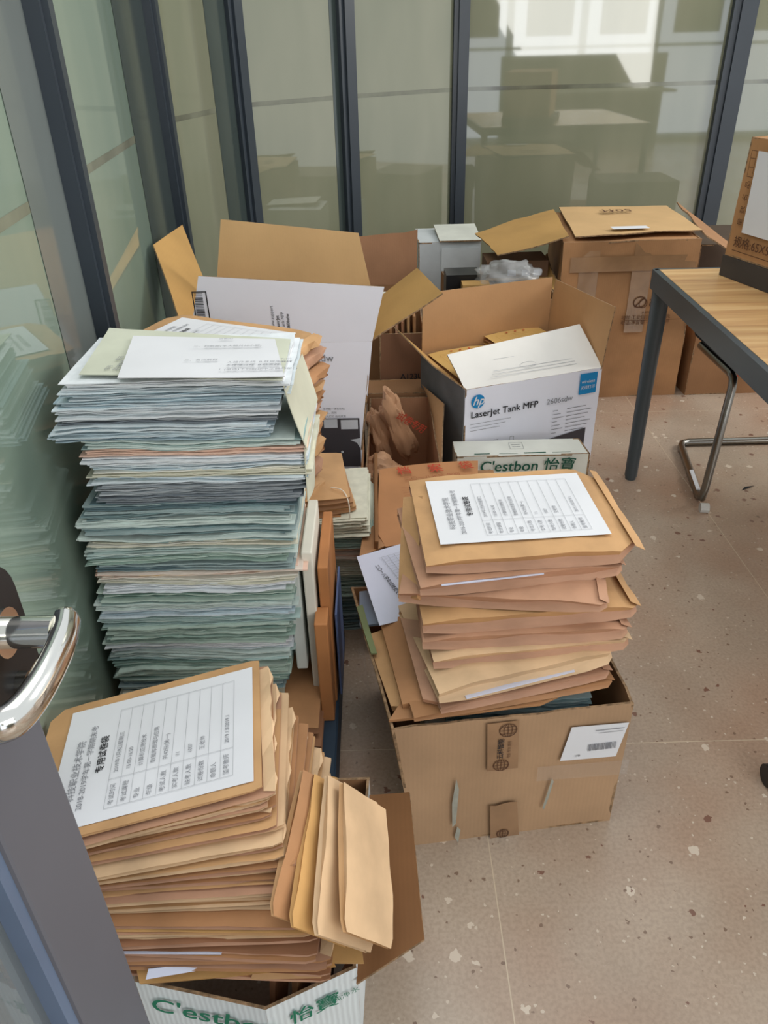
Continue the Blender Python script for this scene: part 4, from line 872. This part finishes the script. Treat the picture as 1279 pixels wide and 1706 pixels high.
# small open box with crumpled kraft bag
B_ = [V((-.06, 2.06, 0)), V((.19, 2.10, 0)), V((.17, 2.56, 0)), V((-.05, 2.56, 0))]
T_ = [PZ(606, 800, .25), PZ(733, 775, .25), V((.175, 2.56, .30)), V((-.04, 2.56, .30))]; T_[0].x = -.055; T_[1].x = .185
sb = carton('cardboard_box', B_, T_, CBD, cardboard('cardboard_rosy', (168, 124, 92)), label='small open brown box holding a crumpled kraft bag with red print', seed=70)
slab('flap', [T_[1], T_[2], V((.15, 2.60, .33)), V((.215, 2.40, .34))], .004, [CBD, CBI, CBX], sb, nrm=(-1, 0, 0), wob=.006)
def crumple(label, c, sx, sy, sz, rot, seed, m, name='crumpled_bag', cat='bag', k1=.4):
    bm = bmesh.new(); bmesh.ops.create_icosphere(bm, subdivisions=4, radius=1)
    for v in bm.verts:
        p = v.co.copy(); q = V((max(-.78, min(.78, p.x)), max(-.8, min(.8, p.y)), p.z)); s = V((seed, 0, 0))
        r = 1 + k1 * noise.noise(p * 1.6 + s) + .25 * abs(noise.noise(p * 3.3 + s)) - .12 * abs(noise.noise(p * 8 + s)); v.co = V((q.x * sx * r, q.y * sy * r, q.z * sz * r))
    me = bpy.data.meshes.new(name); bm.to_mesh(me); bm.free(); me.materials.append(m); me.polygons.foreach_set('use_smooth', [True] * len(me.polygons)); me.set_sharp_from_angle(angle=rad(22))
    o = bpy.data.objects.new(name, me); col.objects.link(o); o.location = c; o.rotation_euler = rot; o['_o'] = (0, 0, 0); tag(o, label, cat); return o
KRB = mat('kraft_bag', (196, 152, 116), .6, .1, 9, bump=.5, bscale=16)
b1 = crumple('crumpled kraft bag with red print leaning in the small open box', (.055, 2.38, .27), .045, .035, .15, (.25, -.35, .2), 3, KRB)
fr = Frame((.01, -.045, .09), (.5, 0, -.9), (.9, 0, .5), (0, -1, .1)); text(b1, fr, 0, 0, '试卷专用', .035, INKR, h=.0, bold=.0003, spacing=.9)
crumple('crumpled kraft paper bag at the bottom left of the small open box', (.0, 2.20, .19), .07, .06, .06, (.3, .5, .4), 9, KRB)
crumple('small crumpled kraft bag beside the upright one in the small open box', (-.01, 2.42, .22), .035, .04, .10, (0, -.2, .4), 14, KRB)

# archive bag with red characters
q = [PZ(628, 888, .34), PZ(795, 870, .30), PZ(796, 768, .34), PZ(632, 782, .36)]; 
ao = empty('archive_bag', sum((V(p) for p in q), V()) / 4); tag(ao, 'brown archive bag with red characters and ruled lines behind the right pile', 'bag')
slab('bag_body', q, -.028, [mat('archive_brown', (184, 130, 86), .6, .06), KR[3], KR[3]], ao, nrm=(0, 0, 1), wob=.006, bend=.008)
fr = Frame(V(q[3]), V(q[2]) - V(q[3]), V(q[3]) - V(q[0])); fr = fr if fr.n.z > 0 else Frame(fr.o, fr.u, fr.v, -fr.n)
for k, c_ in enumerate('档案袋'): text(ao, fr, .06 + k * .092, -.04, c_, .042, INKR, ax='CENTER', h=.014, bold=.0005)
text(ao, fr, .05, -.075, '二〇一八年第 学期', .02, mat('ink_faded_red', (160, 96, 64), .8), h=.010)
pr_ = Print(fr, .010)
for k in range(11): pr_.rect(.03, -.115 - k * .012, .26, -.1142 - k * .012)
pr_.build('ruled_lines', mat('ink_faded_red', (160, 96, 64), .8), ao)
slab('closing_flap', [q[0], V(q[0]) + (V(q[1]) - V(q[0])) * .9, V(q[0]) + (V(q[1]) - V(q[0])) * .8 + V((0, -.06, .0)), V(q[0]) + V((.02, -.05, -.01))], .002, [mat('archive_brown', (184, 130, 86), .6, .06)] * 3, ao, nrm=(0, 0, 1), wob=.004)
# folder leaning left of it + support beneath
board('folded_carton', -.045, -.035, 1.55, 2.02, .0, .36, CBR, 'dark brown cardboard sheet standing left of the archive bag', 'cardboard', lean=.02)
lo_ = carton('cardboard_box', rect_pts((-.03, 1.66), 0, .36, .36, 0), rect_pts((-.03, 1.66), 0, .36, .36, .29), CBD, closed=True, label='brown carton hidden beneath the archive bag with red characters', seed=71)
slab_b = slab('kraft_wrapper', [PZ(598, 930, .34), PZ(668, 900, .32), PZ(655, 868, .33), PZ(606, 880, .34)], .004, [KR[3]] * 3, None, nrm=(0, 0, 1), wob=.02); tag(slab_b, 'crumpled kraft wrapper between the archive bag and the printed table sheet', 'wrapper')

# white bottled-water carton behind the right pile
za = .25; B0, B1 = PZ(760, 762, za), PZ(978, 757, za); A0, A1 = PZ(753, 734, za), PZ(960, 728, za)
B_ = [V((.235, 2.185, 0)), V((.665, 2.185, 0)), V((.655, 2.295, 0)), V((.235, 2.295, 0))]; T_ = [V((p.x, p.y, za)) for p in B_]
cs = carton('water_carton', B_, T_, WHD, CBD, closed=True, label='closed white bottled-water carton with green lettering behind the right pile', seed=74, wob=.002)
text(cs, Frame((.29, 2.183, 0), (1, 0, 0), (0, 0, 1), (0, -1, 0)), .02, .215, "C'estbon 怡寶", .052, INKDG, h=.008, bold=.0009, shear=.1)
text(cs, Frame((.29, 2.183, 0), (1, 0, 0), (0, 0, 1), (0, -1, 0)), .075, .176, '饮用纯净水', .020, INKDG, h=.008, bold=.0004)
pr_ = Print(Frame((.235, 2.187, za), (1, 0, 0), (0, 1, 0), (0, 0, 1)), .003); pr_.rect(.06, .008, .11, .013); pr_.rect(.14, .008, .2, .010); pr_.rect(.22, .008, .29, .013); pr_.rect(.31, .008, .37, .010); pr_.build('green_tape_print', INKDG, cs)
pr_ = Print(Frame((.235, 2.187, za), (1, 0, 0), (0, 1, 0), (0, 0, 1)), .003); pr_.frame(.18, .04, .225, .085, .001); pr_.rect(.188, .055, .216, .057); pr_.rect(.188, .07, .216, .072); pr_.build('stamp', INKL, cs)

# file bags inside the logo printer box
HPu = V((math.cos(ang), math.sin(ang), 0)); HPv = V((-math.sin(ang), math.cos(ang), 0)); hb = V((fl_.x, fl_.y, 0))
KY = mat('kraft_yellow', (212, 174, 106), .6, .05, 6)
for s, (du, dv, rz, ztop) in enumerate(((.135, .205, .02, .435), (.36, .215, .03, .47))):
    for k in range(6):
        T = .026; z = ztop - T * (k + 1); o = envelope(('%s yellow file bag of the %s stack inside the logo printer carton' % (ORD[k], ('left', 'right')[s])), .23, .30, T - .001, (0, 0, 0), (0, 0, 0), 500 + s * 10 + k, [KY, KR[3]], 'yellow file bags in the printer carton', flap_=False, gus=.006, wr=.002, nx=8, ch_r=.0)
        a = ang + rz + .01 * (k % 3); c_ = hb + HPu * du + HPv * dv; c_.z = z; place(o, c_, (math.cos(a), math.sin(a), 0), (-math.sin(a), math.cos(a), 0))
        if k == 0:
            fr = Frame((0, 0, T + .0025), (1, 0, 0), (0, 1, 0), (0, 0, 1)); pr_ = Print(fr, .0)
            for r in range(14): pr_.rect(-.08, .09 - r * .015, .08, .091 - r * .015)
            pr_.frame(-.092, -.13, .092, .105, .0012); pr_.build('ruled_lines', mat('ink_ochre', (176, 128, 58), .8), o)
            pr_ = Print(fr, 0.0005)
            for x in (-.035, 0, .035): pr_.disc(x, .125, .005, 8)
            pr_.build('red_stamps', INKR, o)

# ============================================================ things inside the front carton (left side)
for k, (xa, ya, za_, xb, yb, zb2, m, lab) in enumerate((
        (650, 1060, .36, 0, 0, 0, KR[3], 'dark kraft envelope standing tilted at the left inside the front carton'),
        (625, 1080, .35, 0, 0, 0, KR[0], 'tan kraft envelope against the left wall inside the front carton'))):
    pass
def tilted(label, q, t, m, name='kraft_envelope', cat='envelope', wob=.006, grp=None, seed=1):
    o = slab_mb([V(p) for p in q], t, wob=wob, seed=seed, nu=8, nv=8).build(name, [m, m, m], smooth=35); tag(o, label, cat, grp); return o
tilted('brown kraft envelope slanting left of the right pile inside the front carton', [PZ(672, 1185, .335), PZ(712, 1178, .34), PZ(690, 1035, .365), PZ(634, 1042, .345)], .02, KR[3])
tilted('tan kraft envelope along the left wall inside the front carton', [PZ(654, 1186, .315), PZ(678, 1186, .32), PZ(640, 1056, .32), PZ(612, 1066, .315)], .015, KR[0])
tilted('kraft envelope on edge beside the right pile, near its lower left', [PZ(705, 1170, .36), PZ(735, 1176, .36), PZ(705, 1040, .42), PZ(668, 1035, .41)], .012, KR[2], seed=4)
tilted('tall kraft envelope standing left of the labelled right pile', [PZ(668, 1000, .50), PZ(700, 1000, .52), PZ(708, 830, .60), PZ(676, 832, .585)], .01, KR[0], seed=6)
tilted('flat kraft envelope lying on the near rim of the front carton', [PZ(648, 1204, .334), PZ(900, 1176, .338), PZ(1000, 1130, .338), PZ(690, 1140, .338)], .006, KR[3], seed=7)
tilted('green folder edge along the left wall of the front carton', [PZ(618, 1090, .34), PZ(628, 1090, .34), PZ(604, 1010, .34), PZ(594, 1014, .34)], .004, mat('folder_green', (116, 126, 88), .7), 'green_folder', 'folder')
tilted('blue-grey plastic folder at the back left inside the front carton', [PZ(600, 1045, .32), PZ(640, 1040, .33), PZ(635, 985, .34), PZ(600, 990, .33)], .006, mat('folder_bluegrey', (128, 142, 160), .4), 'plastic_folder', 'folder')
a, b = PZ(735, 1205, .30), PZ(985, 1185, .30)
o = bundle_mb(.12, .38, 1.06, 1.26, .25, .315, 611, amp=.006).build('paper_bundle', PAL['dark'], smooth=40); tag(o, 'dark teal exam paper bundle inside the front carton below the kraft pile', 'paper bundle')
o = bundle_mb(.08, .38, 1.07, 1.36, .02, .24, 612, amp=.004, n=24).build('paper_bundle', PAL['cream'], smooth=40); tag(o, 'cream paper bundle at the bottom of the front carton', 'paper bundle')
# printed table sheet
q = [PZ(632, 1042, .372), PZ(684, 1030, .372), PZ(676, 904, .40), PZ(594, 928, .39)]
o = sheet('printed_sheet', q, PAPERB, 'white sheet with a dense printed table left of the right pile', wob=.003)
fr = Frame(V(q[3]), V(q[2]) - V(q[3]), V(q[0]) - V(q[3])); w1 = (V(q[2]) - V(q[3])).length
fr = Frame(V(q[3]), V(q[2]) - V(q[3]), V(q[3]) - V(q[0])); fr = fr if fr.n.z > 0 else Frame(fr.o, fr.u, fr.v, -fr.n)
pr_ = Print(fr, .004)
for k in range(26): pr_.rect(.045 + .0012 * k, -.03 - k * .009, .135, -.0294 - k * .009)
for k in range(6): pr_.line(.05 + k * .015, -.03, .075 + k * .012, -.25, .0006)
pr_.build('printed_table', INKL, o); text(o, fr, .03, -.05, '二〇一八学年成绩登记表', .011, INK, rot=-1.45, h=.004, bold=.0003)
o = sheet('plastic_wrap', [PZ(586, 1110, .20), PZ(604, 1170, .16), PZ(600, 1080, .27), PZ(582, 1085, .27)], CTAPE, 'shiny clear plastic wrap hanging left of the front carton', wob=.06, cat='plastic', nu=16, nv=14)

# ============================================================ LOWER LEFT PILE in the near water carton
zL = .50; C_ = [PZ(82, 1218, zL), PZ(465, 1097, zL), PZ(440, 1312, zL), PZ(140, 1396, zL)]
uL = (C_[1] - C_[0]).normalized(); uF = (C_[2] - C_[3]).normalized(); LL = .36; WL = .27
ctr = sum(C_, V()) / 4
TH = mat('kraft_mid', (214, 170, 120), .62, .08, 9)
protos = [envelope_mesh('envelope', LL, WL, .0068, 700 + k, [KR[(0, 4, 0, 2, 1, 0, 4, 3)[k]], KR[(4, 4, 0, 4, 0, 2, 4, 2)[k]]], nx=14, ch_r=.004, gus=.009, wr=.0028) for k in range(8)]
pro_d = [envelope_mesh('envelope', LL, WL, .0085, 720 + k, [KR[(3, 2, 5)[k]], KR[(2, 3, 2)[k]]], nx=14, ch_r=.004, gus=.009, wr=.003) for k in range(3)]
pro_t = envelope_mesh('envelope', LL, WL, .004, 730, [KR[0], KR[0]], nx=16, ch_r=.004, ch_l=.02, gus=.003, wr=.0012)
FAN = [(.500, 465, 1098, 440, 1312), (.47, 492, 1112, 455, 1360), (.44, 522, 1160, 468, 1405), (.41, 545, 1205, 482, 1440), (.37, 552, 1265, 508, 1480), (.33, 556, 1320, 532, 1525), (.28, 575, 1350, 548, 1580), (.20, 590, 1390, 560, 1640)]
def fan(z):
    """right-hand edge of the fanned pile at height z -> heading and centre"""
    for p, q in zip(FAN, FAN[1:]):
        if z >= q[0] - 1e-6 or q is FAN[-1]:
            t = min(1, max(0, (p[0] - z) / (p[0] - q[0]))); v = [p[i] * (1 - t) + q[i] * t for i in range(1, 5)]; break
    A, B = PZ(v[0], v[1], z), PZ(v[2], v[3], z); d = (A - B); d.z = 0; d.normalize(); ax = V((d.y, -d.x, 0))
    if z > zL - .006:
        B = C_[2]; u = V((math.cos(ang0), math.sin(ang0), 0)); w = V((-u.y, u.x, 0)); c = B - u * LL / 2 + w * WL / 2; c.z = z; return ang0, c
    M = (A + B) / 2; c = M - ax * (LL / 2); c.z = z; return math.atan2(ax.y, ax.x), c
z = zL - .004; k = 0; rngL = random.Random(77); ang0 = rad(8); angF = math.atan2(uF.y, uF.x); NL = 36
flaps = [flap_mesh('flap', LL, WL, .007, 740 + i, KR[(0, 4, 2, 3)[i]]) for i in range(4)]
while z > .222 and k < 46:
    T = .0070 if k < 25 else .0088
    me = pro_t if k == 0 else (protos[rngL.randrange(8)] if k < 25 else pro_d[rngL.randrange(3)])
    o = bpy.data.objects.new('kraft_envelope', me); col.objects.link(o); o['_o'] = (0, 0, 0)
    a, c_ = fan(z); nr = c_ + V((math.cos(a), math.sin(a), 0)) * LL / 2 + V((math.sin(a), -math.cos(a), 0)) * WL / 2
    f = min(1, k / 24); a = ang0 * (1 - f) + a * f
    if k: c_ = nr - V((math.cos(a), math.sin(a), 0)) * LL / 2 - V((math.sin(a), -math.cos(a), 0)) * WL / 2
    if k: a += rngL.gauss(0, .022); c_ = c_ + V((rngL.gauss(0, .005), rngL.gauss(0, .004), 0))
    tl = 0 if k < 4 else 1
    sg = .18 * (1 - k / 46); c_ = c_ - V((0, 0, sg * LL / 2)); place(o, c_, (math.cos(a), math.sin(a), sg + rngL.gauss(0, .006) * tl), (-math.sin(a), math.cos(a), rngL.gauss(0, .01) * tl))
    dk = 'tan' if k < 25 else 'rose-brown'
    tag(o, ('topmost kraft envelope of the near left pile, carrying the large white form' if k == 0 else 'thin %s kraft envelope, %s from the top of the near left pile' % (dk, ORD[k])), 'envelope', 'kraft envelopes in the near left pile')
    if k % 4 == 1:
        f_ = flaps[k % 4].copy(); col.objects.link(f_); f_.parent = o
    if k == 0: form_label(o, LL * .86, WL * .88, .0052, .014, -.001)
    if k in (7, 13, 27): poke(o, LL, WL, .008, k)
    z -= T + (.003 if k == 0 else 0); k += 1
nL = k
# yellow envelopes standing/leaning at the right of that pile
LEAN = [(515, 1125, .47, 455, 1392, .44), (530, 1160, .455, 470, 1405, .42), (545, 1200, .44, 490, 1425, .40), (548, 1250, .42, 505, 1440, .385), (552, 1300, .40, 515, 1470, .36),
        (556, 1340, .385, 528, 1500, .34), (563, 1345, .375, 540, 1520, .325), (585, 1340, .36, 545, 1560, .30), (600, 1345, .34, 572, 1590, .28), (616, 1350, .33, 605, 1604, .265), (632, 1365, .315, 640, 1602, .255)]
LLAB = [''] * 7 + ['brown steep kraft envelope leaning against the right end of the near left pile', 'yellow steep kraft envelope, second leaning beside the near left pile', 'pale kraft envelope leaning next to the outermost one beside the near left pile', 'outermost pale kraft envelope leaning nearest the brown flap']
for i, (xa, ya, za_, xb, yb, zb2) in enumerate(LEAN):
    if i < 7: continue
    a = PZ(xa + 4, ya, za_ + .01); b = PZ(xb + 6, yb, zb2 + .012); ax = (b - a).normalized(); L = min(max((b - a).length, .2), .34); mid = (a + b) / 2
    th_ = rad(12 + i * 5.0); dn = V((-math.cos(th_), -.05, math.sin(th_))); W = .075 + .006 * i
    o = envelope(LLAB[i], L, W, .012, (0, 0, 0), (0, 0, 0), 800 + i, [KR[(1, 1, 0, 1, 0, 3, 5, 3, 1, 4, 4)[i]], KR[(0, 1, 4, 0, 3, 3, 3, 0, 1, 4, 0)[i]]], 'kraft envelopes leaning beside the near left pile', ch_r=.006, gus=.006, wr=.004, nx=12, flap_=False)
    place(o, mid + dn * W / 2, ax, -dn if ax.cross(-dn).z > 0 else dn)
# yellow envelopes lying below the pile at the box rim
for i, (q, m, lab) in enumerate((([(235, 1640, .225), (560, 1612, .24), (540, 1560, .245), (225, 1600, .235)], 1, 'yellowish kraft envelope lying lowest over the rim of the near water carton'),
        ([(460, 1604, .25), (606, 1606, .25), (600, 1560, .262), (450, 1570, .26)], 1, 'bright yellow kraft envelope end near the right corner of the near water carton'),
        ([(420, 1630, .226), (536, 1628, .232), (542, 1590, .246), (430, 1592, .244)], 0, 'orange-tan envelope end hanging over the near water carton opening'))):
    tilted(lab, [PZ(*p) for p in q], .008, KR[m], seed=20 + i, wob=.016)
tilted('crumpled white paper strip poking out of the bottom of the near left pile', [PZ(245, 1628, .24), PZ(352, 1608, .244), PZ(358, 1594, .252), PZ(250, 1610, .25)], .003, PAPERB, 'paper_strip', 'paper', wob=.02)

# near water carton
zc = .215
T_ = [PZ(225, 1636, zc), PZ(442, 1682, zc - .01), PZ(594, 1612, zc + .012), V((-.04, .97, zc)), V((-.45, .97, zc)), V((-.42, .70, zc))]
mb = MB(); 
def wall(p, q, out, seed):
    b0, b1 = V((p.x, p.y, 0)), V((q.x, q.y, 0)); slab_mb([b0, b1, q, p], .005, nrm=-V(out), wob=.002, seed=seed, mb=mb)
wall(T_[0], T_[1], (0, -1, 0), 1); wall(T_[1], T_[2], (.3, -1, 0), 2); wall(T_[2], T_[3], (1, 0, 0), 3); wall(T_[3], T_[4], (0, 1, 0), 4); wall(T_[4], T_[5], (-1, 0, 0), 5); wall(T_[5], T_[0], (-1, -.5, 0), 6)
nc = mb.build('water_carton', [WHR, CBD, CBX], None, origin=(-.2, .8, 0), smooth=35); tag(nc, 'open white bottled-water carton with green lettering at the bottom edge', 'box')
d1 = (T_[1] - T_[0]); L1 = d1.length; ff = Frame(T_[0] - V((0, 0, 0)), d1, (0, 0, 1), V((d1.y, -d1.x, 0)))
text(nc, ff, .016, -.05, "C'estbon", .055, INKG, h=.004, bold=.0012, shear=.15)
d2 = (T_[2] - T_[1]); ff = Frame(T_[1], d2, (0, 0, 1), V((d2.y, -d2.x, 0)))
text(nc, ff, .02, -.052, '怡寶', .04, INKG, h=.004, bold=.001, shear=.2); text(nc, ff, .09, -.055, '纯净水', .015, INKG, h=.004, rot=.1)
fq = [PZ(594, 1640, .20), V((T_[3].x, T_[3].y - .03, .2)), PZ(682, 1320, .23), PZ(708, 1568, .23)]
slab('flap', fq, .004, [CBR, CBR, CBX], nc, nrm=(0, 0, 1), wob=.004)
for i in range(4):
    tilted('%s dark folded bag down inside the near water carton' % ['leftmost', 'second', 'third', 'rightmost'][i], [V((-.20 + i * .035, .60 + i * .006, .03)), V((-.19 + i * .035, .62 + i * .006, .03)), V((-.17 + i * .035, .66, .20)), V((-.19 + i * .035, .62, .20))], .01, [KR[5], KR[3], mat('dusky_plastic', (96, 92, 84), .4), KR[5]][i], 'folded_bag', 'bag', seed=30 + i)

for o in bpy.data.objects:
    if '_o' in o: del o['_o']
